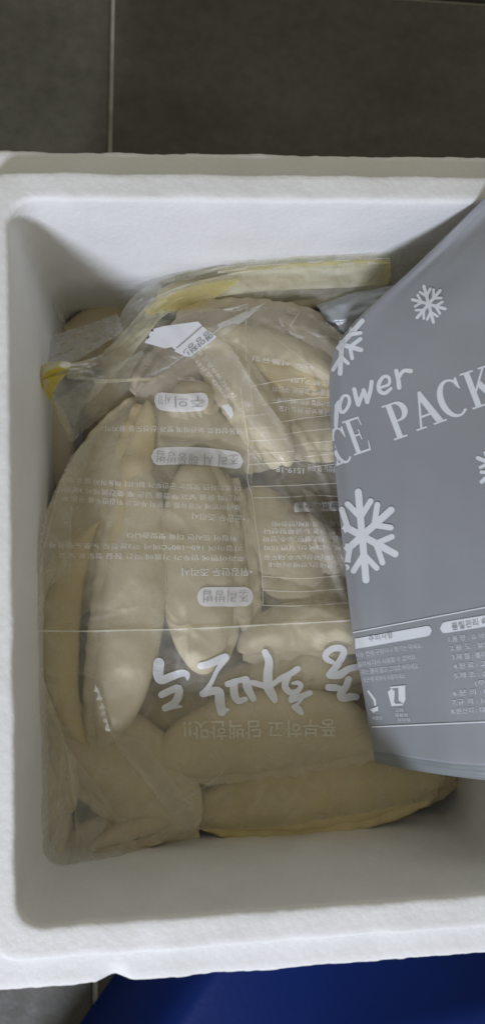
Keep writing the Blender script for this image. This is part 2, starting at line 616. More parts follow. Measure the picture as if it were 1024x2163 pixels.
D((650, 1040), (800, 1300), -0.086, 60, 60, 2, 'brownish dumpling between the lower ruled table and the ice pack', hz=0.015, seed=18, rim=-1)
D((112, 845), (128, 1040), -0.110, 26, 34, 2, 'small dark dumpling in the shade under the yellow corner of the rear bag', hz=0.010, seed=19, rim=1, flange=False)
D((330, 632), (830, 588), -0.098, 45, 50, 0, 'pale dumpling inside the rear bag, showing through the yellow seal', hz=0.013, seed=20, rim=1, p=0.45)
D((100, 790), (285, 640), -0.150, 45, 50, 3, 'deep shaded dumpling in the far left corner behind the film', hz=0.014, seed=21, rim=1, flange=False)
D((790, 1715), (968, 1640), -0.105, 30, 35, 3, 'small dark dumpling end below the bottom edge of the ice pack', hz=0.010, seed=22, rim=1)
D((92, 1600), (112, 1830), -0.078, 26, 38, 3, 'narrow upright dumpling squeezed into the near left corner', hz=0.010, seed=23, rim=1, flange=False)
D((255, 905), (602, 955), -0.078, 62, 68, 0, 'broad dumpling under the middle heading, its tip left of the table', hz=0.014, seed=31, rim=1)
D((312, 845), (218, 1215), -0.071, 40, 45, 1, 'narrow yellowish dumpling whose lit edge slants down from the upper left of the bag', hz=0.011, seed=51, rim=1)
D((480, 1000), (530, 1350), -0.072, 40, 34, 0, 'narrow upright dumpling beside the left rule of the table', hz=0.011, seed=52, rim=-1)
D((535, 1215), (760, 1262), -0.077, 46, 40, 0, 'pale dumpling behind the lowest rows of the table', hz=0.012, seed=53, rim=-1)
D((590, 665), (750, 770), -0.067, 34, 40, 2, 'small pinkish dumpling beside the snowflake on the edge of the ice pack', hz=0.011, seed=54, rim=-1)
D((520, 770), (770, 850), -0.069, 42, 42, 1, 'yellowish dumpling behind the top rows of the table', hz=0.011, seed=55, rim=1)
D((590, 930), (780, 925), -0.071, 46, 46, 0, 'pale dumpling in the middle rows of the table, dark gap below it', hz=0.012, seed=56, rim=1)
D((92, 1420), (150, 1720), -0.078, 36, 36, 3, 'long dull dumpling low along the left wall', hz=0.011, seed=57, rim=1)
D((190, 1795), (425, 1725), -0.078, 26, 36, 3, 'narrow shaded dumpling just above the lower left film corner', hz=0.010, seed=59, rim=1)
D((350, 870), (455, 830), -0.072, 60, 40, 0, 'small pale dumpling end under the uppermost heading', hz=0.011, seed=60, rim=1)
D((575, 1085), (735, 1195), -0.074, 46, 46, 2, 'brownish dumpling behind the ingredients text', hz=0.012, seed=61, rim=1)
# the layer below, seen only in the gaps
D((560, 930), (740, 1120), -0.098, 70, 70, 3, 'dark lower dumpling seen in the gap in the middle of the ruled table', hz=0.015, seed=24, rim=1, flange=False)
D((170, 1380), (330, 1640), -0.094, 60, 70, 3, 'dark lower dumpling in the gap between the crescent and the tall pointed dumpling', hz=0.015, seed=25, rim=1, flange=False)
D((330, 1400), (640, 1420), -0.094, 60, 60, 3, 'dark lower dumpling showing above the middle of the brush title', hz=0.015, seed=26, rim=1, flange=False)
D((180, 880), (420, 760), -0.118, 60, 60, 3, 'dark lower dumpling under the fold of film beside the yellow corner', hz=0.014, seed=27, rim=1, flange=False)
D((590, 1190), (880, 1230), -0.105, 80, 60, 3, 'lower dumpling reaching under the left edge of the ice pack', hz=0.016, seed=28, rim=1, flange=False)
D((700, 1420), (960, 1480), -0.095, 70, 80, 3, 'dumpling reaching under the lower half of the ice pack', hz=0.018, seed=29, rim=1, flange=False)
D((720, 850), (930, 760), -0.100, 70, 70, 3, 'dumpling reaching under the upper half of the ice pack', hz=0.018, seed=30, rim=1, flange=False)
# lowest layer, resting on the floor of the box
for q, (A, B, wd) in enumerate((((180, 900), (420, 1000), 110), ((470, 900), (800, 1000), 110), ((190, 1100), (450, 1300), 110), ((500, 1150), (820, 1150), 110),
                               ((200, 1420), (500, 1600), 110), ((520, 1400), (840, 1500), 100), ((200, 750), (500, 760), 70), ((520, 740), (820, 760), 70))):
    D(A, B, -0.150, wd, wd, 3, 'dumpling of the hidden bottom layer on the floor of the foam box', hz=0.026, seed=40 + q, rim=1, flange=False)


# ------------------------------------------------------------------ clear film laid over them
def obstacle_bvh():
    V, F = [], []
    for vs, fs in DUMP:
        o = len(V)
        V += vs
        F += [tuple(i + o for i in f) for f in fs]
    return BVHTree.FromPolygons(V, F)


OB = obstacle_bvh()
GS = 0.00115


def in_poly(xs, ys, poly):
    inside = np.zeros(xs.shape, bool)
    n = len(poly)
    for i in range(n):
        x1, y1 = poly[i]; x2, y2 = poly[(i + 1) % n]
        c = ((y1 > ys) != (y2 > ys))
        with np.errstate(divide='ignore', invalid='ignore'):
            xi = (x2 - x1) * (ys - y1) / ((y2 - y1) if y2 != y1 else 1e-12) + x1
        inside ^= c & (xs < xi)
    return inside


def seg_dist(xs, ys, a, b):
    dx, dy = b[0] - a[0], b[1] - a[1]
    L2 = dx * dx + dy * dy + 1e-12
    t = np.clip(((xs - a[0]) * dx + (ys - a[1]) * dy) / L2, 0, 1)
    return np.hypot(xs - a[0] - t * dx, ys - a[1] - t * dy), t


def film_surface(poly_px, zref, edge_z, iters, creases, lift=0.0006, ripple=0.0004, seed=0, sag=-0.16):
    poly = [tuple(P(x, y, zref)[:2]) for x, y in poly_px]
    xs0 = min(p[0] for p in poly) - 2 * GS; xs1 = max(p[0] for p in poly) + 2 * GS
    ys0 = min(p[1] for p in poly) - 2 * GS; ys1 = max(p[1] for p in poly) + 2 * GS
    nx = int((xs1 - xs0) / GS) + 1; ny = int((ys1 - ys0) / GS) + 1
    X, Y = np.meshgrid(xs0 + np.arange(nx) * GS, ys0 + np.arange(ny) * GS)
    mask = in_poly(X, Y, poly)
    ob = np.full(X.shape, sag)
    dn = Vector((0, 0, -1))
    for j in range(ny):
        for i in range(nx):
            if mask[j, i]:
                h = OB.ray_cast(Vector((X[j, i], Y[j, i], 0.1)), dn, 0.4)
                if h[0] is not None:
                    ob[j, i] = h[0].z
    # distance to border for pinned edge
    dist = np.full(X.shape, 1e9); ez = np.zeros(X.shape)
    for i in range(len(poly)):
        d, t = seg_dist(X, Y, poly[i], poly[(i + 1) % len(poly)])
        zz = edge_z[i] * (1 - t) + edge_z[(i + 1) % len(poly)] * t
        m = d < dist
        dist[m] = d[m]; ez[m] = zz[m]
    Z = np.maximum(ob + lift, ez.mean())
    pin = (~mask) | (dist < GS * 1.2)
    Z[pin] = ez[pin]
    Z = np.where(pin, np.maximum(ez, np.where(mask, ob + lift, -1)), np.maximum(Z, ob + lift))
    for it in range(iters):
        A = Z.copy()
        A[1:-1, 1:-1] = (Z[:-2, 1:-1] + Z[2:, 1:-1] + Z[1:-1, :-2] + Z[1:-1, 2:]) / 4
        Z = np.where(pin, Z, np.maximum(A, ob + lift))
    for it in range(3):
        A = Z.copy()
        A[1:-1, 1:-1] = (Z[:-2, 1:-1] + Z[2:, 1:-1] + Z[1:-1, :-2] + Z[1:-1, 2:] + 2 * Z[1:-1, 1:-1]) / 6
        Z = np.where(pin, Z, A)
    for (pts, amp, wid) in creases:
        q = [tuple(P(x, y, zref)[:2]) for x, y in pts]
        add = np.zeros(X.shape)
        tot = len(q) - 1
        for i in range(tot):
            d, t = seg_dist(X, Y, q[i], q[i + 1])
            tt = (i + t) / tot
            a = amp * np.sin(np.pi * np.clip(tt, 0.02, 0.98)) ** 0.5 * np.exp(-(d / wid) ** 2)
            add = np.where(np.abs(a) > np.abs(add), a, add)
        Z += np.where(mask, add, 0)
    for j in range(ny):
        for i in range(nx):
            if mask[j, i] and dist[j, i] > 2 * GS:
                v = Vector((X[j, i] * 60 + seed, Y[j, i] * 35, 0))
                v2 = Vector((X[j, i] * 170 - Y[j, i] * 110, Y[j, i] * 60 + X[j, i] * 50, 3 + seed))
                r1 = 1 - abs(noise.noise(v)) * 2
                Z[j, i] += ripple * (r1 ** 3) + ripple * 0.7 * noise.noise(v2)
    idx = -np.ones(X.shape, int)
    vs = []; fs = []
    keep = mask
    for j in range(ny):
        for i in range(nx):
            if keep[j, i]:
                idx[j, i] = len(vs)
                vs.append(Vector((X[j, i], Y[j, i], Z[j, i])))
    for j in range(ny - 1):
        for i in range(nx - 1):
            q = (idx[j, i], idx[j, i + 1], idx[j + 1, i + 1], idx[j + 1, i])
            if min(q) >= 0:
                fs.append(tuple(int(a) for a in q))
    return vs, fs


# front bag
fpoly = [(66, 1330), (74, 1210), (100, 1080), (140, 955), (222, 868), (300, 805), (262, 775), (285, 735), (330, 690), (400, 645), (500, 634),
         (600, 634), (690, 662), (730, 700), (790, 800), (880, 1000), (930, 1300), (972, 1600), (968, 1722), (880, 1722), (700, 1752), (560, 1775),
         (410, 1785), (270, 1820), (180, 1862), (90, 1864), (76, 1780), (60, 1600)]
fz = [-0.052, -0.056, -0.066, -0.085, -0.092, -0.088, -0.095, -0.095, -0.088, -0.085, -0.083,
      -0.083, -0.085, -0.085, -0.095, -0.10, -0.105, -0.108, -0.118, -0.118, -0.112, -0.10,
      -0.095, -0.080, -0.064, -0.060, -0.058, -0.054]
rw = random.Random(11)
cre = [([(202, 1445), (214, 1495), (231, 1540)], 0.0018, 0.0011),
       ([(231, 1540), (300, 1640), (400, 1760)], 0.0011, 0.0016),
       ([(520, 880), (522, 935), (545, 965), (555, 985)], 0.0016, 0.0011),
       ([(300, 805), (360, 775), (430, 725), (560, 645)], 0.0014, 0.0013),
       ([(300, 800), (210, 870), (150, 945), (120, 1010)], 0.0010, 0.002),
       ([(430, 690), (500, 760), (560, 850), (650, 990)], 0.0016, 0.0022),
       ([(480, 700), (560, 800), (700, 1010), (740, 1150)], 0.0012, 0.0022),
       ([(640, 1040), (690, 1140), (750, 1300)], 0.0022, 0.0022),
       ([(560, 670), (600, 700), (640, 712)], 0.0022, 0.0014),
       ([(600, 690), (660, 700), (700, 730)], 0.0018, 0.0014),
       ([(440, 655), (520, 650), (600, 640)], 0.0010, 0.0015),
       ([(100, 1090), (110, 1230), (90, 1330)], 0.0010, 0.0018),
       ([(76, 1400), (120, 1550), (160, 1700), (165, 1830)], 0.0016, 0.0018),
       ([(130, 1560), (125, 1700), (95, 1850)], 0.0012, 0.0018),
       ([(360, 1700), (440, 1650), (520, 1600)], 0.0009, 0.0016),
       ([(300, 1000), (240, 1180), (215, 1400)], 0.0008, 0.003),
       ([(520, 640), (535, 900), (530, 1050), (556, 1280)], 0.0008, 0.0018),
       ([(66, 1333), (300, 1330), (520, 1322), (760, 1310)], 0.0007, 0.0012),
       ([(340, 780), (430, 860), (470, 1000)], 0.0009, 0.003),
       ([(800, 1600), (860, 1650), (940, 1700)], 0.0012, 0.002)]
for _ in range(46):
    x_, y_ = rw.uniform(90, 760), rw.uniform(680, 1830)
    a_ = rw.choice((rw.gauss(1.2, 0.35), rw.gauss(-0.9, 0.3), rw.gauss(0.1, 0.3)))
    l_ = rw.uniform(35, 130)
    cre.append(([(x_ - l_ * math.cos(a_), y_ - l_ * math.sin(a_)), (x_ + rw.uniform(-10, 10), y_ + rw.uniform(-10, 10)), (x_ + l_ * math.cos(a_), y_ + l_ * math.sin(a_))],
                rw.uniform(0.0004, 0.0012), rw.uniform(0.0013, 0.0026)))
bag = empty('dumpling_bag', P(480, 1400, -0.16))
tag(bag, 'clear bag of frozen dumplings with white brush title, filling the foam box', 'food bag')
fvs, ffs = film_surface(fpoly, -0.070, fz, 260, cre)
fo = link('clear_film', mesh(local(fvs, bag.location), ffs), M_film, bag)
FB = BVHTree.FromPolygons(fvs, ffs)


# ------------------------------------------------------------------ things laid on a surface
def cast(bvh, px, py):
    h = bvh.ray_cast(CAM, ray(px, py).normalized(), 3.0)
    return h


def lay(bvh, pts2, faces, name, mat, parent, off=0.0004, smooth=False, zmin=-1, relax=0):
    """pts2: outline points as the photograph shows them; they are set down on the surface itself"""
    vs, ok = [], []
    for (x, y) in pts2:
        h = cast(bvh, x, y)
        if h[0] is None or h[0].z < zmin:
            vs.append(None)
        else:
            n = h[1] if h[1].z > 0 else -h[1]
            vs.append(h[0] + n * off)
    remap = {}; outv = []; outf = []
    for f in faces:
        if any(vs[i] is None for i in f):
            continue
        # no stretching over the edge of the surface
        if max((vs[f[i]] - vs[f[i - 1]]).length for i in range(len(f))) > 0.02:
            continue
        nf = []
        for i in f:
            if i not in remap:
                remap[i] = len(outv); outv.append(vs[i])
            nf.append(remap[i])
        outf.append(tuple(nf))
    if not outf:
        return None
    for _ in range(relax):               # stiffer than the film: bridges its small wrinkles
        acc = [[0.0, 0] for _v in outv]
        for f in outf:
            m = sum(outv[i].z for i in f) / len(f)
            for i in f: acc[i][0] += m; acc[i][1] += 1
        for i, (a_, n_) in enumerate(acc): outv[i] = Vector((outv[i].x, outv[i].y, a_ / n_))
    org = parent.location if parent else Vector()
    return link(name, mesh(local(outv, org), outf, smooth), mat, parent)


def cutup(pts, faces, step):
    """cut flat shapes along a grid so that they can follow a curved surface"""
    bm = bmesh.new()
    vv = [bm.verts.new((x, y, 0)) for x, y in pts]
    for f in faces:
        try: bm.faces.new([vv[i] for i in f])
        except ValueError: pass
    bm.verts.ensure_lookup_table()
    xs = [p[0] for p in pts]; ys = [p[1] for p in pts]
    x = math.floor(min(xs) / step) * step + step
    while x < max(xs):
        g = list(bm.verts) + list(bm.edges) + list(bm.faces)
        bmesh.ops.bisect_plane(bm, geom=g, plane_co=(x, 0, 0), plane_no=(1, 0, 0)); x += step
    y = math.floor(min(ys) / step) * step + step
    while y < max(ys):
        g = list(bm.verts) + list(bm.edges) + list(bm.faces)
        bmesh.ops.bisect_plane(bm, geom=g, plane_co=(0, y, 0), plane_no=(0, 1, 0)); y += step
    bmesh.ops.triangulate(bm, faces=bm.faces)
    bm.verts.index_update()
    P2 = [(v.co.x, v.co.y) for v in bm.verts]
    F2 = [tuple(v.index for v in f.verts) for f in bm.faces]
    bm.free()
    return P2, F2


_tc = {}


def glyphs(body, bold=0.0, shear=0.0):
    key = (body, bold, shear)
    if key in _tc: return _tc[key]
    cu = bpy.data.curves.new('t', 'FONT')
    cu.body = body
    cu.resolution_u = 2
    cu.offset = bold
    cu.shear = shear
    cu.fill_mode = 'FRONT'
    ob = bpy.data.objects.new('t', cu)
    C.objects.link(ob)
    dg = bpy.context.evaluated_depsgraph_get()
    dg.update()
    me = bpy.data.meshes.new_from_object(ob.evaluated_get(dg))
    v = [(p.co.x, p.co.y) for p in me.vertices]
    f = [tuple(p.vertices) for p in me.polygons]
    bpy.data.objects.remove(ob); bpy.data.curves.remove(cu); bpy.data.meshes.remove(me)
    _tc[key] = (v, f)
    return v, f


def text(bvh, body, x, y, ang, width, height, name, mat, parent, bold=0.0, shear=0.0, off=0.0005, bend=0.0, cut=0):
    """x, y: start of the baseline; ang: reading direction in degrees, counter-clockwise; width, height of the line in pixels"""
    v, f = glyphs(body, bold, shear)
    if not v: return None
    x0 = min(p[0] for p in v); x1 = max(p[0] for p in v)
    y0 = min(p[1] for p in v); y1 = max(p[1] for p in v)
    sx = width / (x1 - x0); sy = height / (y1 - y0)
    a = math.radians(ang); ca, sa = math.cos(a), math.sin(a)
    out = []
    for p in v:
        lx = (p[0] - x0) * sx; ly = (p[1] - y0) * sy
        t = lx / width
        ly += bend * 4 * t * (1 - t)
        out.append((x + lx * ca - ly * sa, y - (lx * sa + ly * ca)))
    if cut:
        out, f = cutup(out, f, cut)
    return lay(bvh, out, f, name, mat, parent, off)


def ribbon_pts(pts, wid, cap=True):
    """polyline with widths into a filled strip (pixels)"""
    n = len(pts)
    if not hasattr(wid, '__len__'): wid = [wid] * n
    # resample smoothly (Catmull-Rom)
    P_, W_ = [], []
    for i in range(n - 1):
        p0 = Vector(pts[max(i - 1, 0)]); p1 = Vector(pts[i]); p2 = Vector(pts[i + 1]); p3 = Vector(pts[min(i + 2, n - 1)])
        L_ = (p2 - p1).length
        m = max(3, int(L_ / 5))
        for k in range(m):
            t = k / m
            q = 0.5 * ((2 * p1) + (-p0 + p2) * t + (2 * p0 - 5 * p1 + 4 * p2 - p3) * t * t + (-p0 + 3 * p1 - 3 * p2 + p3) * t ** 3)
            P_.append(q); W_.append(wid[i] * (1 - t) + wid[i + 1] * t)
    P_.append(Vector(pts[-1])); W_.append(wid[-1])
    return P_, W_


def strip(pts, wid):
    P_, W_ = ribbon_pts(pts, wid)
    v, f = [], []
    for i, p in enumerate(P_):
        d = (P_[min(i + 1, len(P_) - 1)] - P_[max(i - 1, 0)])
        d = d.normalized() if d.length > 1e-6 else Vector((1, 0))
        nrm = Vector((-d.y, d.x)) * W_[i] / 2
        v.append(tuple(p + nrm)); v.append(tuple(p - nrm))
        if i: f.append((2 * i - 2, 2 * i - 1, 2 * i + 1, 2 * i))
    return v, f


def line(bvh, pts, wid, name, mat, parent, off=0.0005):
    v, f = strip(pts, wid)
    hit = [cast(bvh, *p) for p in v]
    good = [all(hit[i][0] is not None for i in q) and max((hit[q[i]][0] - hit[q[i - 1]][0]).length for i in range(4)) <= 0.02 for q in f]
    best, cur = [], []
    for q, g in zip(f, good):
        cur = cur + [q] if g else []
        if len(cur) > len(best): best = cur
    f = best
    return lay(bvh, v, f, name, mat, parent, off)


def rrect(x0, y0, x1, y1, r, path=None):
    """rounded bar as polygon fan cells"""
    v, f = [], []
    n = 36
    for i in range(n + 1):
        t = i / n
        x = x0 + (x1 - x0) * t
        e = min(x - x0, x1 - x)
        h = (y1 - y0) / 2
        k = h if e >= r else h - r + math.sqrt(max(0, r * r - (r - e) ** 2))
        c = (y0 + y1) / 2
        if path: c += path(t)
        v += [(x, c - k), (x, c), (x, c + k)]
        if i:
            a = 3 * (i - 1); b = 3 * i
            f += [(a, a + 1, b + 1, b), (a + 1, a + 2, b + 2, b + 1)]
    return v, f


def stroke(bvh, pts, wid, mat, parent, name, off):
    """brush stroke with round ends"""
    v, f = strip(pts, wid)
    for (c, wv) in ((pts[0], wid[0]), (pts[-1], wid[-1])):
        b = len(v); m = 14
        v.append(tuple(c))
        for k in range(m):
            a = 2 * math.pi * k / m
            v.append((c[0] + wv / 2 * math.cos(a), c[1] + wv / 2 * math.sin(a)))
        for k in range(m):
            f.append((b, b + 1 + k, b + 1 + (k + 1) % m))
    return v, f


# brush title: four characters, each one printed mark
z1 = lambda L_: [(300 + .2539 * x, 1340 + .2539 * y) for x, y in L_]
z2 = lambda L_: [(540 + .2539 * x, 1340 + .2539 * y) for x, y in L_]
chars = [
    [(z1([(138, 238), (132, 330), (155, 378), (230, 352), (330, 318), (375, 330), (380, 372)]), [86, 82, 66, 64, 56, 50, 14]),
     (z1([(160, 500), (240, 462), (305, 445), (300, 520), (262, 575), (192, 612)]), [54, 56, 62, 66, 60, 56]),
     (z1([(190, 615), (270, 600), (335, 604)]), [52, 40, 12])],
    [(z1([(490, 258), (560, 242), (640, 205), (688, 190)]), [52, 56, 60, 66]),
     (z1([(690, 195), (620, 300), (575, 400), (530, 470)]), [50, 36, 34, 50]),
     (z1([(512, 492), (590, 470), (640, 480), (648, 560), (664, 645)]), [60, 64, 72, 76, 68]),
     (z1([(665, 640), (722, 628)]), [66, 10]),
     (z1([(712, 412), (780, 388), (862, 372)]), [50, 44, 50]),
     (z1([(762, 400), (768, 500), (800, 555), (860, 540)]), [62, 62, 52, 40]),
     (z1([(862, 378), (880, 450), (922, 535)]), [62, 66, 50]),
     (z1([(915, 400), (980, 418), (1035, 440)]), [44, 46, 46]),
     (z2([(75, 145), (108, 220), (100, 330), (104, 440), (140, 510), (158, 550)]), [50, 62, 70, 76, 66, 46])],
    [(z2([(120, 432), (200, 372), (290, 325), (346, 286)]), [34, 46, 48, 48]),
     (z2([(290, 330), (246, 400), (248, 450), (290, 486), (345, 470), (374, 425), (345, 402), (305, 408)]), [30, 54, 54, 44, 40, 40, 36, 20]),
     (z2([(350, 470), (300, 530), (292, 550)]), [40, 52, 46]),
     (z2([(295, 552), (370, 520), (448, 488)]), [40, 46, 42]),
     (z2([(380, 540), (350, 575), (312, 602)]), [20, 24, 30]),
     (z2([(312, 606), (350, 625), (378, 655)]), [34, 58, 34])],
    [(z2([(640, 232), (590, 206), (580, 165), (630, 118), (705, 112), (728, 150), (690, 230), (630, 310)]), [34, 46, 50, 50, 52, 52, 54, 56]),
     (z2([(616, 335), (690, 335), (770, 285), (858, 268)]), [64, 64, 50, 50]),
     (z2([(602, 442), (650, 444), (700, 450)]), [54, 56, 40]),
     (z2([(768, 372), (742, 440), (700, 500), (720, 535), (780, 520), (830, 522)]), [52, 54, 62, 56, 62, 50])],
]
k = 0
for ch in chars:
    V, F = [], []
    groups = []
    org = bag.location
    vv, ff_ = [], []
    for pts, wd in ch:
        v, f = stroke(FB, pts, [q * .2539 * 1.08 for q in wd], None, None, '', 0)
        k += 1
        off = 0.0005 + 0.00003 * (k % 9)
        o_ = lay(FB, v, f, 'tmp', None, None, off)
        if o_ is None: continue
        me = o_.data
        b = len(vv)
        vv += [p.co.copy() for p in me.vertices]
        ff_ += [tuple(i + b for i in p.vertices) for p in me.polygons]
        bpy.data.objects.remove(o_)
    link('title_character', mesh(local(vv, org), ff_, False), M_ink, bag)

T = lambda body, x, y, w_, h_, mat=M_ink_thin, ang=180, **kw: text(FB, body, x, y, ang, w_, h_, kw.pop('name', 'printed_line'), mat, bag, **kw)
T('풍부하고 담백한맛!!', 708, 1518, 320, 38, M_ink_tag, ang=181, bold=0.012, name='tagline')
# ruled line over the whole bag
line(FB, [(68, 1333), (200, 1333), (400, 1328), (560, 1320), (760, 1310)], 2.6, 'ruled_line', M_ink_line, bag)
# heading pills
v, f = rrect(416, 1240, 534, 1281, 20)
v, f = cutup(v, f, 5); lay(FB, v, f, 'heading_panel', M_panel, bag, 0.0006)
T('조리방법', 524, 1247, 96, 26, M_dark_thin, bold=0.005, off=0.0012, name='heading_text')
v, f = rrect(319, 945, 513, 982, 18, lambda t: 2 + 9 * t - 6 * math.sin(math.pi * t))
v, f = cutup(v, f, 5); lay(FB, v, f, 'heading_panel', M_panel, bag, 0.0006)
T('조리 시 해동방법', 503, 958, 172, 25, M_dark_thin, ang=178, bold=0.005, off=0.0012, bend=5, name='heading_text')
v, f = rrect(327, 828, 440, 866, 17, lambda t: 4 * math.sin(math.pi * t))
v, f = cutup(v, f, 5); lay(FB, v, f, 'heading_panel', M_panel, bag, 0.0006)
T('주의', 432, 838, 62, 23, M_dark_thin, off=0.0012, name='heading_text')
T('사항', 362, 836, 28, 20, M_dark_thin, off=0.0012, name='heading_text')
lay(FB, [(468, 857), (482, 852), (491, 862), (493, 876), (488, 885), (479, 873)], [(0, 1, 2, 3), (0, 3, 4, 5)], 'heading_panel', M_ink, bag)
# cooking text
T('•튀김만두 조리시', 532, 1200, 147, 17, M_ink)
T('후라이팬에 만두가 기름에 약간 잠길 정도로 넣고', 515, 1174, 390, 12, ang=179)
T('가열하여 160~180℃에서 약3분정도 노릇노릇하게', 510, 1153, 405, 12, ang=179)
T('뒤집어 드시면 더욱 맛있습니다', 500, 1132, 232, 12, ang=178)
T('•군만두 조리시', 517, 1090, 110, 15, ang=176)
T('후라이팬에 식용유를 충분히 두르고 튀김만두를 구운 후', 507, 1066, 375, 12, ang=177, bend=3)
T('약간의 물을 넣고 뚜껑을 덮은 후 중간불에서 3분정도', 507, 1047, 388, 12, ang=177, bend=3)
T('더 조리하면 맛있는 군만두가 됩니다 해동하지 않고 꺼내서', 507, 1026, 392, 12, ang=177, bend=3)
T('냉동상태로 보관하여 맛과 신선도를 유지하세요', 512, 905, 320, 13, ang=179, bend=-2)
T('제품은 영하에서', 412, 798, 36, 8, ang=178)
# ruled table
for pts in ([(508, 820), (516, 878), (524, 940), (525, 981), (522, 1010), (532, 1052), (539, 1110), (552, 1204), (555, 1279)],
            [(530, 816), (600, 803), (645, 799)], [(555, 855), (610, 846), (706, 838)], [(517, 879), (560, 876)], [(590, 892), (640, 884), (708, 876)],
            [(524, 905), (576, 902)], [(600, 918), (650, 910), (712, 904)], [(528, 931), (606, 927)], [(618, 942), (660, 935), (712, 930)],
            [(526, 959), (620, 953)], [(640, 965), (712, 956)], [(525, 981), (600, 976), (645, 973)], [(650, 987), (716, 978)],
            [(528, 1028), (620, 1025), (722, 1020)], [(534, 1052), (600, 1051), (668, 1047), (724, 1050)],
            [(552, 1217), (640, 1222), (745, 1213)], [(554, 1247), (640, 1250), (748, 1242)], [(555, 1279), (640, 1280), (750, 1273)]):
    line(FB, pts, 1.6, 'table_rule', M_ink_line, bag)
v, f = rrect(621, 1062, 722, 1082, 1, lambda t: -4 * t + 1)
v, f = cutup(v, f, 5); lay(FB, v, f, 'allergen_panel', M_panel, bag, 0.0006)
T('글루텐 함유', 712, 1063, 84, 15, M_dark, ang=178, bold=0.008, off=0.0012, name='heading_text')
for body, x, y, w_, a in (('고기(국내산),양배추(국내', 740, 1188, 172, 179), ('산),대파(국산),부추,대두유', 738, 1170, 182, 180), ('정제소금(국산),당면,대파', 736, 1150, 180, 180),
                       ('소금,간장,설탕,후추,양파', 730, 1132, 176, 180), ('식초,전분,L-글루탐산나', 728, 1116, 172, 180), ('트륨,혼합제제(안정제)', 722, 1100, 148, 180)):
    T(body, x, y, w_, 12.5, ang=a)
T('고객상담 및 반품', 722, 985, 74, 14, ang=176)
T('1519-18', 641, 988, 58, 12, ang=177)
T('유통기한', 700, 806, 88, 11, ang=174)
T('반품 및 교환은 구입처', 700, 824, 124, 12, ang=176)
T('보관방법 영하 18도 이하', 698, 848, 112, 12, ang=175)
T('냉동보관 하십시오', 696, 866, 108, 12, ang=175)
T('만두 식품유형', 662, 770, 130, 11, ang=172)
T('특', 532, 846, 18, 12)

# overlapping folds of the same film
for n_, poly in enumerate(([(430, 692), (476, 722), (560, 850), (642, 960), (606, 980), (520, 880), (440, 790)],
             [(300, 806), (360, 742), (430, 700), (560, 646), (440, 735), (360, 780)],
             [(140, 962), (216, 885), (150, 1090), (150, 1230), (108, 1232), (80, 1300), (84, 1190)],
             [(76, 1400), (132, 1560), (160, 1800), (118, 1856), (88, 1852), (72, 1640)],
             [(232, 1545), (270, 1600), (404, 1770), (405, 1700), (300, 1560)],
             [(636, 1036), (660, 1040), (760, 1290), (720, 1280)],
             [(130, 1560), (240, 1700), (180, 1855), (150, 1850), (160, 1700)])):
    v, f = cutup(poly, [tuple(range(len(poly)))], 7)
    lay(FB, v, f, 'film_fold', M_fold, bag, 0.0010 + 0.0001 * n_, smooth=True)

# whitened creases where the film is folded or pulled tight; the whitest ribbons paint glints
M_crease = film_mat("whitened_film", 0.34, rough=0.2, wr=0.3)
M_painted_glint = film_mat('painted_glint_film', 0.75, body=(0.95, 0.95, 0.95), rough=0.2, wr=0.0)  # near-white colour standing in for glints on the film
M_glint = film_mat("tight_film", 0.25, rough=0.13, wr=0.0)
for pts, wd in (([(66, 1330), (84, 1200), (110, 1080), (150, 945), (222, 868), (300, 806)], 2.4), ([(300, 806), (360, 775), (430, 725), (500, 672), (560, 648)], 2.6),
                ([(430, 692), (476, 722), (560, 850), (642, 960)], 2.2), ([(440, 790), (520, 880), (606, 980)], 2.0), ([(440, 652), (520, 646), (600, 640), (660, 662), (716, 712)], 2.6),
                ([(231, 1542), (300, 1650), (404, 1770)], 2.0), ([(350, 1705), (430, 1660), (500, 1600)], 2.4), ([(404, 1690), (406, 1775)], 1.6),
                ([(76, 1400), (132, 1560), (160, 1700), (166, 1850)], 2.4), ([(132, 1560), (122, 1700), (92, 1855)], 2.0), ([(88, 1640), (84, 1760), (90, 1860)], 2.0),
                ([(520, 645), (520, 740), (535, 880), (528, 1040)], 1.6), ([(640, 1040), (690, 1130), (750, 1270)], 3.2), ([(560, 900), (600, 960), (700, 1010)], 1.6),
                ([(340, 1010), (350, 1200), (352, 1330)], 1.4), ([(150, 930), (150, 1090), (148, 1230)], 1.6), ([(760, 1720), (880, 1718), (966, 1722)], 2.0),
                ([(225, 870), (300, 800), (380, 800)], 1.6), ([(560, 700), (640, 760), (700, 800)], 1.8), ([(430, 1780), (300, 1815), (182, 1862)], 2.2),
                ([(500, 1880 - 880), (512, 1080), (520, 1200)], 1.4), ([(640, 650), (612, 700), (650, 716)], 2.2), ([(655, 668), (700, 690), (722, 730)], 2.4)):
    line(FB, pts, [wd * 0.3] + [wd] * (len(pts) - 2) + [wd * 0.3], 'film_crease_or_glint', M_crease, bag, 0.0013)
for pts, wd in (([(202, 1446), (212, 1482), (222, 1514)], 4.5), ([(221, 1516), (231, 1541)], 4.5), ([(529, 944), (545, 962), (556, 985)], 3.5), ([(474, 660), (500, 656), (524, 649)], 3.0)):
    line(FB, pts, [wd * 0.4] + [wd] * (len(pts) - 1), 'film_crease_or_glint', M_painted_glint, bag, 0.0022)


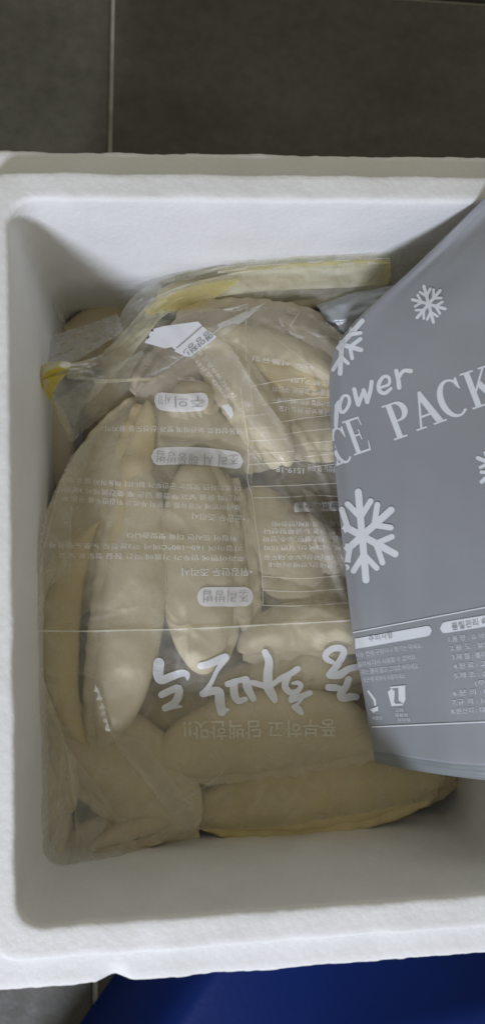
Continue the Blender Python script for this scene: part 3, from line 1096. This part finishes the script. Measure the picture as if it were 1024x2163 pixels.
def wrinkle(a, b, rad):
    """small tight ridge of film; it rises or falls so that the ceiling lamp glints along it"""
    m = ((a[0] + b[0]) / 2, (a[1] + b[1]) / 2)
    h = cast(FB, *m)
    if h[0] is None: return
    c = h[0] + Vector((0, 0, 0.0012))
    A_ = P(a[0], a[1], c.z); B_ = P(b[0], b[1], c.z)
    Lv = (lo.location - c).normalized(); Vv = (CAM - c).normalized()
    H = (Lv + Vv).normalized()
    d = (B_ - A_); ln = d.length; d.normalize()
    zs = -(H.x * d.x + H.y * d.y) / H.z
    zs = max(-0.6, min(0.6, zs))
    A_ = P(a[0], a[1], c.z - zs * ln / 2); B_ = P(b[0], b[1], c.z + zs * ln / 2)
    ax = (B_ - A_).normalized()
    s1 = ax.cross(Vector((0, 0, 1))).normalized(); s2 = s1.cross(ax)
    vs, fs = [], []
    n, mm = 24, 12
    for i in range(n + 1):
        t = i / n
        q = A_.lerp(B_, t) + s1 * 0.0008 * math.sin(t * 3.1)
        rr_ = rad * (0.25 + 0.75 * math.sin(math.pi * t))
        for k in range(mm + 1):
            th = math.pi * k / mm
            vs.append(q + s1 * math.cos(th) * rr_ * 1.2 + s2 * (math.sin(th) * rr_))
    for i in range(n):
        for k in range(mm):
            a_ = i * (mm + 1) + k
            fs.append((a_, a_ + 1, a_ + mm + 2, a_ + mm + 1))
    link('film_wrinkle', mesh(local(vs, bag.location), fs), M_glint, bag)


for a, b, rd in (((515, 928), (522, 936), 0.0007), ((529, 944), (556, 984), 0.0009), ((472, 660), (524, 648), 0.0007),
                 ((444, 700), (456, 716), 0.0009), ((588, 672), (612, 700), 0.0011), ((612, 702), (645, 714), 0.0009), ((355, 752), (385, 753), 0.0007), ((686, 660), (722, 676), 0.0010),
                 ((268, 730), (290, 708), 0.0007), ((500, 662), (560, 640), 0.0006), ((720, 1398), (724, 1406), 0.0008), ((650, 700), (690, 712), 0.0007)):
    wrinkle(a, b, rd)

# nutrition label printed on white panels
def flat_label(poly_, zf, name):
    v, f = cutup(poly_, [tuple(range(len(poly_)))], 8)
    vs = [P(x, y, zf(x, y) + 0.0008 * noise.noise(Vector((x * 0.04, y * 0.04, 2)))) for x, y in v]
    link(name, mesh(local(vs, bag.location), f), M_label, bag)
    return BVHTree.FromPolygons(vs, f)


flat_label([(306, 724), (320, 696), (345, 689), (418, 679), (431, 692), (405, 716), (374, 740), (362, 733), (349, 736)],
           lambda x, y: -0.0605 - 0.00006 * (430 - x), 'label_panel')
LB2 = flat_label([(368, 742), (428, 690), (458, 712), (446, 722), (402, 753), (392, 753)], lambda x, y: -0.0585 - 0.00006 * (430 - x), 'label_panel')
text(LB2, '영양정보', 441, 697, 218, 80, 19, 'label_text', M_dark, bag, bold=0.004, off=0.0006)

for x, y, s in ((304, 725, '열량'), (318, 738, '나트륨'), (350, 735, '지방'), (330, 756, '당류'), (296, 772, '단백')):
    text(FB, s, x + 14, y, 235, 26, 11, 'label_text', M_dark_thin, bag, bold=0.006, off=0.0014)
text(FB, '총 내용량 420kcal', 400, 752, 310, 120, 10, 'label_text', M_ink_thin, bag, off=0.0014)
text(FB, '1일 영양성분 기준치', 412, 738, 308, 130, 9, 'label_text', M_ink_thin, bag, off=0.0014)

# ------------------------------------------------------------------ rear bag with the yellow seal
rear = empty('rear_bag', P(520, 620, -0.17))
tag(rear, 'plastic bag with a pale yellow seal, folded against the far wall', 'food bag')


def sheet(rows, name, mat, parent, nu=60, nv=16, rip=0.0008, seed=0, thick=0):
    """rows of (px, py, z) swept smoothly into a surface"""
    def cr(p, t):
        n = len(p) - 1
        t = min(max(t, 0), 0.99999) * n
        i = int(t); t -= i
        p0, p1, p2, p3 = p[max(i - 1, 0)], p[i], p[i + 1], p[min(i + 2, n)]
        return 0.5 * ((2 * p1) + (-p0 + p2) * t + (2 * p0 - 5 * p1 + 4 * p2 - p3) * t * t + (-p0 + 3 * p1 - 3 * p2 + p3) * t ** 3)
    R3 = [[P(*q) for q in r] for r in rows]
    vs, fs = [], []
    for j in range(nv + 1):
        for i in range(nu + 1):
            pts = [cr(r, i / nu) for r in R3]
            q = cr(pts, j / nv)
            q = q + Vector((0, 0, 1)) * (rip * noise.noise(Vector((i * 0.22, j * 0.7, seed))) + rip * 0.5 * noise.noise(Vector((i * 0.7, j * 0.35, seed + 4))))
            vs.append(q)
    for j in range(nv):
        for i in range(nu):
            k = j * (nu + 1) + i
            fs.append((k, k + 1, k + nu + 2, k + nu + 1))
    o = link(name, mesh(local(vs, parent.location), fs), mat, parent)
    return o, vs, fs


# milky film leaning on the far wall
o1, rv, rf = sheet([[(238, 770, -0.110), (245, 690, -0.108), (300, 612, -0.100), (450, 566, -0.078), (640, 530, -0.066), (780, 512, -0.058), (900, 490, -0.046)],
                    [(260, 770, -0.106), (268, 700, -0.102), (330, 625, -0.095), (460, 580, -0.080), (640, 555, -0.070), (800, 540, -0.062), (920, 520, -0.050)],
                    [(300, 770, -0.098), (315, 700, -0.094), (360, 645, -0.090), (470, 612, -0.082), (640, 596, -0.077), (800, 590, -0.072), (930, 570, -0.066)],
                    [(320, 790, -0.096), (340, 720, -0.094), (380, 668, -0.092), (480, 640, -0.088), (640, 640, -0.086), (800, 650, -0.086), (930, 640, -0.082)]],
                   'milky_film', M_film2, rear, 90, 26)
# pale yellow seal band
sheet([[(135, 770, -0.088), (205, 752, -0.100), (262, 700, -0.101), (330, 628, -0.092), (440, 588, -0.076), (600, 561, -0.067), (720, 553, -0.064), (822, 551, -0.062)],
       [(138, 784, -0.086), (215, 770, -0.098), (280, 710, -0.097), (345, 645, -0.088), (450, 603, -0.075), (600, 580, -0.070), (720, 572, -0.067), (824, 566, -0.064)],
       [(142, 800, -0.086), (235, 797, -0.096), (300, 722, -0.094), (356, 662, -0.086), (460, 628, -0.077), (600, 612, -0.074), (720, 608, -0.072), (820, 600, -0.070)]],
      'yellow_seal', M_yel_pale, rear, 90, 14, 0.0012, 3)
# stronger yellow fold lines of the seal
sheet([[(305, 655, -0.090), (360, 622, -0.082), (430, 600, -0.074), (500, 590, -0.071)],
       [(318, 666, -0.089), (375, 645, -0.081), (440, 622, -0.073), (500, 590, -0.070)],
       [(305, 657, -0.091), (375, 658, -0.084), (450, 632, -0.075), (505, 592, -0.071)]], 'seal_fold', M_yel, rear, 50, 5, 0.0008, 5)
sheet([[(460, 570, -0.070), (600, 556, -0.0645), (720, 549, -0.062), (822, 545, -0.060)],
       [(460, 578, -0.069), (600, 565, -0.0635), (720, 559, -0.061), (824, 557, -0.059)]], 'seal_fold', M_yel, rear, 50, 4, 0.0004, 6)
sheet([[(812, 556, -0.061), (818, 556, -0.060), (824, 552, -0.059)],
       [(806, 606, -0.070), (815, 602, -0.068), (826, 592, -0.064)]], 'seal_fold', M_yel, rear, 14, 10, 0.0006, 7)
# yellow corner curling up beside the left wall, with the film hanging from it
sheet([[(83, 778, -0.080), (100, 766, -0.076), (128, 762, -0.075), (150, 766, -0.078)],
       [(80, 802, -0.077), (98, 788, -0.070), (124, 780, -0.070), (148, 780, -0.076)],
       [(92, 822, -0.079), (106, 806, -0.076), (122, 798, -0.076), (138, 792, -0.079)]], 'yellow_corner', M_yel_deep, rear, 20, 10, 0.0006, 8)
sheet([[(84, 806, -0.0745), (108, 797, -0.0695), (142, 788, -0.0695)],
       [(96, 832, -0.080), (110, 822, -0.076), (122, 815, -0.076)],
       [(104, 846, -0.081), (108, 840, -0.080), (112, 836, -0.080)]], 'yellow_corner', M_yel_deep, rear, 16, 10, 0.0005, 9)
sheet([[(122, 790, -0.074), (160, 793, -0.076), (228, 803, -0.080)],
       [(112, 832, -0.078), (150, 840, -0.080), (205, 835, -0.084)],
       [(130, 885, -0.084), (155, 900, -0.086), (172, 870, -0.088)],
       [(146, 930, -0.090), (155, 935, -0.091), (166, 925, -0.092)]], 'corner_film', M_film2, rear, 26, 26, 0.0015, 10)
sheet([[(104, 838, -0.079), (124, 880, -0.083), (150, 930, -0.089)],
       [(108, 836, -0.078), (128, 878, -0.082), (154, 930, -0.088)]], 'yellow_edge', M_yel, rear, 24, 2, 0.0003, 11)
sheet([[(196, 800, -0.082), (240, 801, -0.081), (330, 797, -0.079)],
       [(200, 812, -0.082), (240, 808, -0.081), (330, 803, -0.079)]], 'yellow_edge', M_yel_pale, rear, 24, 2, 0.0003, 12)
sheet([[(108, 850, -0.088), (190, 800, -0.090), (300, 740, -0.092)],
       [(150, 935, -0.098), (240, 860, -0.098), (330, 792, -0.094)]], 'corner_film', M_film2, rear, 40, 20, 0.0015, 13)
sheet([[(92, 590, -0.118), (112, 640, -0.118), (140, 700, -0.118)],
       [(98, 588, -0.117), (118, 640, -0.116), (148, 698, -0.117)]], 'film_wisp', M_film2, rear, 24, 2, 0.001, 14)
sheet([[(96, 712, -0.112), (170, 690, -0.110), (248, 662, -0.106)],
       [(100, 800, -0.092), (190, 745, -0.096), (262, 700, -0.096)]], 'milky_film', M_film2, rear, 40, 20, 0.0012, 15)
RB = BVHTree.FromPolygons(rv, rf)
text(RB, '품목보고번호', 338, 604, 14, 62, 9, 'printed_line', M_dark_thin, rear, bold=0.01, off=0.0006)

# ------------------------------------------------------------------ pale grey pouch under the ice pack
def pillow(rows, thick, name, mat, label, cat, nu=40, nv=40):
    pass


# ------------------------------------------------------------------ ice pack
ROWS = [  # bottom to top: left edge, right edge (px, py), z left, z right
    ((793, 1612), (1290, 1652), -0.063, 0.016), ((786, 1572), (1290, 1590), -0.063, 0.018), ((768, 1450), (1290, 1425), -0.061, 0.022),
    ((748, 1335), (1290, 1245), -0.056, 0.024), ((723, 1105), (1290, 990), -0.052, 0.026), ((702, 880), (1290, 690), -0.052, 0.026),
    ((703, 765), (1290, 540), -0.050, 0.026), ((742, 685), (1290, 420), -0.042, 0.024), ((880, 556), (1290, 320), -0.018, 0.022),
    ((1024, 414), (1290, 250), 0.011, 0.020)]


def build_pack():
    root = empty('ice_pack', P(880, 1150, -0.07))
    tag(root, 'grey plastic ice pack with white snowflakes, lying over the bag at the right', 'ice pack')

    def cr(p, t):
        n = len(p) - 1
        t = min(max(t, 0), 0.99999) * n
        i = int(t); t -= i
        p0, p1, p2, p3 = p[max(i - 1, 0)], p[i], p[i + 1], p[min(i + 2, n)]
        return 0.5 * ((2 * p1) + (-p0 + p2) * t + (2 * p0 - 5 * p1 + 4 * p2 - p3) * t * t + (-p0 + 3 * p1 - 3 * p2 + p3) * t ** 3)
    Ls = [P(l[0], l[1], zl) for l, r, zl, zr in ROWS]
    Rs = [P(r[0], r[1], zr) for l, r, zl, zr in ROWS]
    NU, NV = 90, 130

    def top(u, v):
        a = cr(Ls, v); b = cr(Rs, v)
        q = a.lerp(b, u)
        # rises over the rim, so the rise is not straight
        zl, zr = a.z, b.z
        h = u
        zz = zl + (zr - zl) * (1 - (1 - h) ** 1.9)
        q.z = zz
        n = noise.noise(Vector((u * 3.0, v * 4.5, 1.5))) * 0.0034 + noise.noise(Vector((u * 9, v * 11, 7))) * 0.0012
        e = smoothstep(0, 0.10, min(u, 1 - u, v * 1.2, (1 - v) * 1.2))
        q.z += n * e
        q.z -= 0.005 * (1 - smoothstep(0, 0.05, u)) ** 2 * smoothstep(0.06, 0.3, v)
        return q

    V0 = 0.085                      # below this the flat welded seal
    vs, fs = [], []
    for j in range(NV + 1):
        for i in range(NU + 1):
            vs.append(top((i / NU) ** 1.4, V0 + (1 - V0) * j / NV))
    n1 = len(vs)
    for j in range(NV + 1):
        for i in range(NU + 1):
            u = (i / NU) ** 1.4; vv = j / NV
            q = vs[j * (NU + 1) + i].copy()
            th = 0.010 * min(1, math.sqrt(max(0, 1 - (1 - min(1, u / 0.08)) ** 2))) * min(1, math.sqrt(max(0, 1 - (1 - min(1, vv / 0.08)) ** 2))) \
                * min(1, math.sqrt(max(0, 1 - (1 - min(1, (1 - u) / 0.08)) ** 2))) * min(1, math.sqrt(max(0, 1 - (1 - min(1, (1 - vv) / 0.08)) ** 2)))
            q.z -= th + 0.0006
            if i > 0: q.x += 0.0
            vs.append(q)
    W_ = NU + 1
    for j in range(NV):
        for i in range(NU):
            k = j * W_ + i
            fs.append((k, k + 1, k + W_ + 1, k + W_))
            k += n1
            fs.append((k, k + W_, k + W_ + 1, k + 1))
    top_faces = [f for f in fs if max(f) < n1]
    for j in range(NV):
        for c in (0, NU):
            k = j * W_ + c
            f = (k, k + W_, k + W_ + n1, k + n1)
            fs.append(f if c == 0 else tuple(reversed(f)))
    for i in range(NU):
        for r in (0, NV):
            k = r * W_ + i
            f = (k, k + n1, k + n1 + 1, k + 1)
            fs.append(f if r == 0 else tuple(reversed(f)))
    link('pouch', mesh(local(vs, root.location), fs), M_pack, root)
    # seal
    sv, sf = [], []
    NB = 10
    for lay_ in (0, 1):
        for j in range(NB + 1):
            for i in range(NU + 1):
                q = top((i / NU) ** 1.4, V0 * j / NB).copy()
                q.z += -0.0004 + 0.0003 * math.sin(j * 2.2) - 0.0008 * lay_
                sv.append(q)
    m1 = (NB + 1) * W_
    for j in range(NB):
        for i in range(NU):
            k = j * W_ + i
            sf.append((k, k + 1, k + W_ + 1, k + W_))
            sf.append((k + m1, k + m1 + W_, k + m1 + W_ + 1, k + m1 + 1))
    for i in range(NU):
        sf.append((i, i + m1, i + m1 + 1, i + 1))
    for j in range(NB):
        k = j * W_
        sf.append((k, k + W_, k + W_ + m1, k + m1))
    link('welded_seal', mesh(local(sv, root.location), sf), M_seal, root)
    b = len(vs)
    tv = vs[:n1] + sv[:m1]
    tf = top_faces + [tuple(i + n1 for i in f) for f in sf if max(f) < m1]
    return root, BVHTree.FromPolygons(tv, tf)


pack, PB = build_pack()


def pmark(v, f, name, mat=M_pinkw, off=0.0002, cut=8):
    if cut: v, f = cutup(v, f, cut)
    return lay(PB, v, f, name, mat, pack, off)


PT = lambda body, x, y, ang, w_, h_, mat=M_pinkw, name='printed_line', **kw: text(PB, body, x, y, ang, w_, h_, name, mat, pack, **kw)

# --- big serif letters, each in its own frame: x right, y up, cap height 1
def arc(cx, cy, rx, ry, a0, a1, n=22):
    return [(cx + rx * math.cos(math.radians(a0 + (a1 - a0) * i / n)), cy + ry * math.sin(math.radians(a0 + (a1 - a0) * i / n))) for i in range(n + 1)]


def band(o, i_):
    v = []; f = []
    for a, b in zip(o, i_): v += [a, b]
    for k in range(len(o) - 1): f.append((2 * k, 2 * k + 1, 2 * k + 3, 2 * k + 2))
    return v, f


def quad(x0, y0, x1, y1):
    return [(x0, y0), (x1, y0), (x1, y1), (x0, y1)], [(0, 1, 2, 3)]


def poly(p):
    return p, [tuple(range(len(p)))]


def serif_letter(c):
    s = 0.05
    if c == 'I':
        return 0.40, [quad(0.12, 0, 0.28, 1), quad(0.02, 0, 0.38, s), quad(0.02, 1 - s, 0.38, 1)]
    if c == 'C':
        return 0.74, [band(arc(0.40, 0.5, 0.37, 0.52, 48, 312), arc(0.43, 0.5, 0.235, 0.455, 52, 308)),
                      poly([(0.62, 1.0), (0.67, 1.0), (0.67, 0.68), (0.64, 0.68), (0.56, 0.86)]),
                      ]
    if c == 'E':
        return 0.70, [quad(0.12, 0, 0.28, 1), quad(0.02, 0, 0.14, s), quad(0.02, 1 - s, 0.14, 1), quad(0.27, 0, 0.60, 0.06), quad(0.27, 0.94, 0.58, 1),
                      poly([(0.57, 1), (0.62, 1), (0.63, 0.74), (0.60, 0.74)]), poly([(0.58, 0), (0.64, 0), (0.68, 0.28), (0.65, 0.28)]),
                      quad(0.27, 0.485, 0.46, 0.54), poly([(0.45, 0.66), (0.49, 0.66), (0.49, 0.36), (0.45, 0.36)])]
    if c == 'P':
        return 0.66, [quad(0.12, 0, 0.28, 1), quad(0.02, 0, 0.40, s), quad(0.02, 1 - s, 0.14, 1),
                      band([(0.27, 1.0)] + arc(0.38, 0.73, 0.27, 0.27, 90, -90) + [(0.27, 0.46)], [(0.27, 0.945)] + arc(0.34, 0.73, 0.145, 0.215, 90, -90) + [(0.27, 0.515)])]
    if c == 'A':
        return 0.78, [poly([(0.37, 1.02), (0.44, 1.02), (0.72, 0.03), (0.54, 0.03), (0.345, 0.76)]), poly([(0.37, 1.02), (0.39, 0.88), (0.155, 0.03), (0.10, 0.03)]),
                      quad(0.22, 0.30, 0.58, 0.36), quad(0.0, 0, 0.27, s), quad(0.45, 0, 0.80, s)]
    if c == 'K':
        return 0.80, [quad(0.12, 0, 0.28, 1), quad(0.02, 0, 0.38, s), quad(0.02, 1 - s, 0.38, 1), poly([(0.27, 0.38), (0.27, 0.48), (0.62, 0.96), (0.68, 0.96)]),
                      poly([(0.36, 0.52), (0.48, 0.66), (0.80, 0.04), (0.60, 0.04)]), quad(0.52, 0, 0.84, s), quad(0.52, 1 - s, 0.78, 1)]


def big_letter(c, x, y, ang, h, wscale=1.0, slant=0.0):
    """foot of the letter at x, y"""
    adv, pieces = serif_letter(c)
    a = math.radians(ang); ca, sa = math.cos(a), math.sin(a)
    vv, ff_ = [], []
    for n_, (v, f) in enumerate(pieces):
        q = []
        for lx, ly in v:
            X_ = (lx * wscale + slant * ly) * h; Y_ = ly * h
            q.append((x + X_ * ca - Y_ * sa, y - (X_ * sa + Y_ * ca)))
        q, f = cutup(q, f, 9)
        o_ = lay(PB, q, f, 'tmp', None, None, 0.0002 + 0.00003 * n_)
        if o_ is None: continue
        me = o_.data; b = len(vv)
        vv += [p.co.copy() for p in me.vertices]
        ff_ += [tuple(i + b for i in p.vertices) for p in me.polygons]
        bpy.data.objects.remove(o_)
    if ff_:
        link('logo_letter', mesh(local(vv, pack.location), ff_, False), M_pinkw, pack)


big_letter('I', 697, 990, 22, 78)
big_letter('C', 711, 984, 19, 76, 0.72, 0.02)
big_letter('E', 747, 963, 19, 76, 0.80, -0.02)
big_letter('P', 831, 931, 19, 77, 1.02, -0.03)
big_letter('A', 880, 911, 20, 76, 1.12, -0.03)
big_letter('C', 938, 890, 20, 80, 1.05, -0.03)
big_letter('K', 996, 866, 19, 80, 1.0, -0.03)
# power: hand-lettered strokes
def pz(L_): return [(680 + x * 0.3359, 520 + y * 0.3359) for x, y in L_]
pw = [
    [(pz([(94, 1000), (91, 1060), (88, 1130)]), [26, 28, 24]), (pz([(90, 1005), (108, 975), (104, 1010), (88, 1040)]), [22, 20, 20, 20])],
    [(pz([(128, 950), (112, 1000), (122, 1045), (150, 1030), (172, 985), (165, 945), (140, 940), (128, 952)]), [20, 22, 22, 20, 22, 20, 18, 18])],
    [(pz([(203, 900), (214, 950), (228, 995)]), [28, 28, 30]), (pz([(228, 995), (250, 940), (262, 905)]), [26, 24, 22]),
     (pz([(262, 905), (276, 945), (284, 980)]), [26, 28, 28]), (pz([(284, 980), (304, 910), (312, 852)]), [26, 26, 26])],
    [(pz([(362, 890), (420, 868), (418, 825), (385, 822), (356, 868), (362, 912), (395, 925), (432, 895)]), [18, 18, 22, 22, 26, 26, 24, 20])],
    [(pz([(466, 785), (478, 835), (484, 888)]), [28, 28, 30]), (pz([(480, 830), (510, 785), (555, 785)]), [22, 24, 30])],
]
for n_, ch in enumerate(pw):
    vv, ff_ = [], []
    for m_, (pts, wd) in enumerate(ch):
        v, f = stroke(PB, pts, [q * 0.3359 for q in wd], None, None, '', 0)
        o_ = lay(PB, v, f, 'tmp', None, None, 0.0002 + 0.00003 * m_)
        if o_ is None: continue
        me = o_.data; b = len(vv)
        vv += [p.co.copy() for p in me.vertices]
        ff_ += [tuple(i + b for i in p.vertices) for p in me.polygons]
        bpy.data.objects.remove(o_)
    if ff_: link('logo_letter', mesh(local(vv, pack.location), ff_, False), M_pinkw, pack)


def snowflake(cx, cy, r, rot, wd, sx=1.0, sy=1.0, skew=0.0):
    vv, ff_ = [], []
    n_ = 0
    for k in range(6):
        a = math.radians(rot + 60 * k)

        def T_(l, s):
            x = l * math.cos(a) - s * math.sin(a); y = l * math.sin(a) + s * math.cos(a)
            return (cx + (x + skew * y) * sx, cy + y * sy)
        segs = [([T_(0, 0), T_(r * 0.5, 0), T_(r, 0)], wd)]
        for sgn in (-1, 1):
            segs.append(([T_(r * 0.42, 0), T_(r * 0.58, sgn * r * 0.15), T_(r * 0.76, sgn * r * 0.32)], wd * 0.82))
        for pts, ww in segs:
            v, f = stroke(PB, pts, [ww] * len(pts), None, None, '', 0)
            o_ = lay(PB, v, f, 'tmp', None, None, 0.0002 + 0.00002 * n_); n_ += 1
            if o_ is None: continue
            me = o_.data; b = len(vv)
            vv += [p.co.copy() for p in me.vertices]
            ff_ += [tuple(i + b for i in p.vertices) for p in me.polygons]
            bpy.data.objects.remove(o_)
    if ff_: link('snowflake', mesh(local(vv, pack.location), ff_, False), M_pinkw, pack)


snowflake(905, 643, 35, 14, 7, 1.0, 1.12, 0.0)
snowflake(765, 1132, 88, 24, 15, 0.86, 1.06, 0.0)
snowflake(722, 728, 52, 10, 10, 0.85, 1.25, -0.45)
snowflake(1052, 985, 46, 20, 9, 1.0, 1.1)

# information block
line(PB, [(740, 1337), (850, 1316), (950, 1297), (1100, 1268)], 2.6, 'ruled_line', M_pinkw, pack)
line(PB, [(786, 1535), (900, 1530), (1100, 1521)], 2.6, 'ruled_line', M_pinkw, pack)


def bar(x0, y0, x1, y1, h, capl, capr, name='heading_panel'):
    n = 40; v, f = [], []
    for i in range(n + 1):
        t = i / n
        x = x0 + (x1 - x0) * t; y = y0 + (y1 - y0) * t
        e = 1e9
        if capl: e = min(e, x - x0)
        if capr: e = min(e, x1 - x)
        r = h / 2
        k = r if e >= r else math.sqrt(max(0, r * r - (r - e) ** 2))
        v += [(x, y - k), (x + 0.02 * k, y + k)]
        if i: f.append((2 * i - 2, 2 * i - 1, 2 * i + 1, 2 * i))
    return v, f


v, f = bar(742, 1361, 912, 1331, 22, False, True)
lay(PB, v, f, name='heading_panel', mat=M_pinkw, parent=pack, off=0.0004)
PT('주의사항', 780, 1356, 10, 52, 14, M_pdark, off=0.0007, name='heading_text')
v, f = bar(929, 1327, 1110, 1297, 24, True, False)
lay(PB, v, f, 'heading_panel', M_pinkw, pack, 0.0004)
PT('품질관리 속성', 955, 1332, 10, 90, 16, M_pdark, off=0.0007, bold=0.008, name='heading_text')
for body, x, y, a, w_ in (('사용 전에 구멍이나 찢기는 마세요.', 752, 1389, 8.5, 142), ('얼려서 다시 사용할 수 있어요.', 757, 1409, 8, 124), ('재는 뜯지 말고 그대로 버리세요.', 764, 1425, 6.5, 122),
                       ('상온에 비켜서 사용하세요.', 768, 1441, 5.5, 90)):
    PT(body, x, y, a, w_, 12, M_pinks, bold=0.01)
for body, x, y, a, w_ in (('1.품 명 : 쇼 아이스팩', 948, 1356, 6.5, 112), ('2.용 도 : 보냉제', 951, 1375, 6, 100), ('3.재 질 : 폴리에틸렌', 955, 1394, 5.5, 110), ('4.원 료 : 고흡수성', 958, 1413, 5, 110),
                       ('5.제 조 : 쇼핑몰', 960, 1433, 4.5, 100), ('(주)냉매', 1003, 1449, 4, 60), ('6.문 의 : 031', 957, 1470, 4, 88), ('7.규 격 : 160*', 955, 1489, 3.5, 90), ('8.원산지 : 대한민국', 953, 1508, 3, 110)):
    PT(body, x, y, a, w_, 12.5, M_pinks, bold=0.01)
# recycling marks
c3 = lambda L_: [(740 + x * 0.2773, 1270 + y * 0.2773) for x, y in L_]
pmark(c3([(283, 690), (312, 665), (336, 682), (332, 770), (345, 780), (400, 778), (400, 792), (312, 798)]), [tuple(range(8))], 'recycling_mark')
pmark(c3([(300, 650), (418, 638), (420, 748), (405, 778), (368, 752), (366, 656), (306, 664)]), [tuple(range(7))], 'recycling_mark', off=0.00045)
pmark(c3([(124, 682), (140, 676), (190, 745), (196, 790), (182, 796), (176, 756)]), [tuple(range(6))], 'recycling_mark')
pmark(c3([(150, 822), (212, 798), (212, 835), (188, 838), (180, 852)]), [tuple(range(5))], 'recycling_mark', off=0.00045)
for s, x, y, w_ in (('LDPE', 837, 1504, 16), ('재활용', 834, 1514, 28), ('포장재', 840, 1524, 26), ('재활용', 786, 1520, 22)):
    PT(s, x, y, 1, w_, 8, M_pinks, bold=0.01)

# ------------------------------------------------------------------ pale grey pouch behind the ice pack
def grey_pouch():
    rows = [[(668, 645, -0.086), (730, 622, -0.081), (840, 600, -0.072)],
            [(680, 662, -0.080), (745, 642, -0.074), (850, 612, -0.067)],
            [(696, 685, -0.079), (762, 668, -0.073), (860, 640, -0.066)],
            [(716, 725, -0.083), (770, 715, -0.078), (870, 690, -0.074)]]
    org = P(760, 660, -0.085)
    holder = type('h', (), {'location': org})
    R3 = [[P(*q) for q in r] for r in rows]
    vs, fs = [], []
    n, m = 30, 24
    for lay_ in (0, 1):
        for j in range(m + 1):
            for i in range(n + 1):
                u, v = i / n, j / m
                def ip(p, t):
                    t = min(t, .9999) * (len(p) - 1); k = int(t); return p[k].lerp(p[k + 1], t - k)
                q = ip([ip(r, u) for r in R3], v)
                e = math.sin(math.pi * u) * math.sin(math.pi * v)
                q = q + Vector((0, 0, (0.004 * e ** 0.5 if lay_ == 0 else -0.004 * e ** 0.5) + 0.0016 * noise.noise(Vector((u * 6, v * 9, 0)))))
                vs.append(q)
    k1 = (n + 1) * (m + 1)
    for j in range(m):
        for i in range(n):
            k = j * (n + 1) + i
            fs.append((k, k + 1, k + n + 2, k + n + 1)); fs.append((k + k1, k + k1 + n + 1, k + k1 + n + 2, k + k1 + 1))
    o = link('grey_pouch', mesh(local(vs, org), fs), M_silver)
    o.location = org
    tag(o, 'pale grey crinkled plastic pouch tucked under the upper left edge of the ice pack', 'pouch')


grey_pouch()
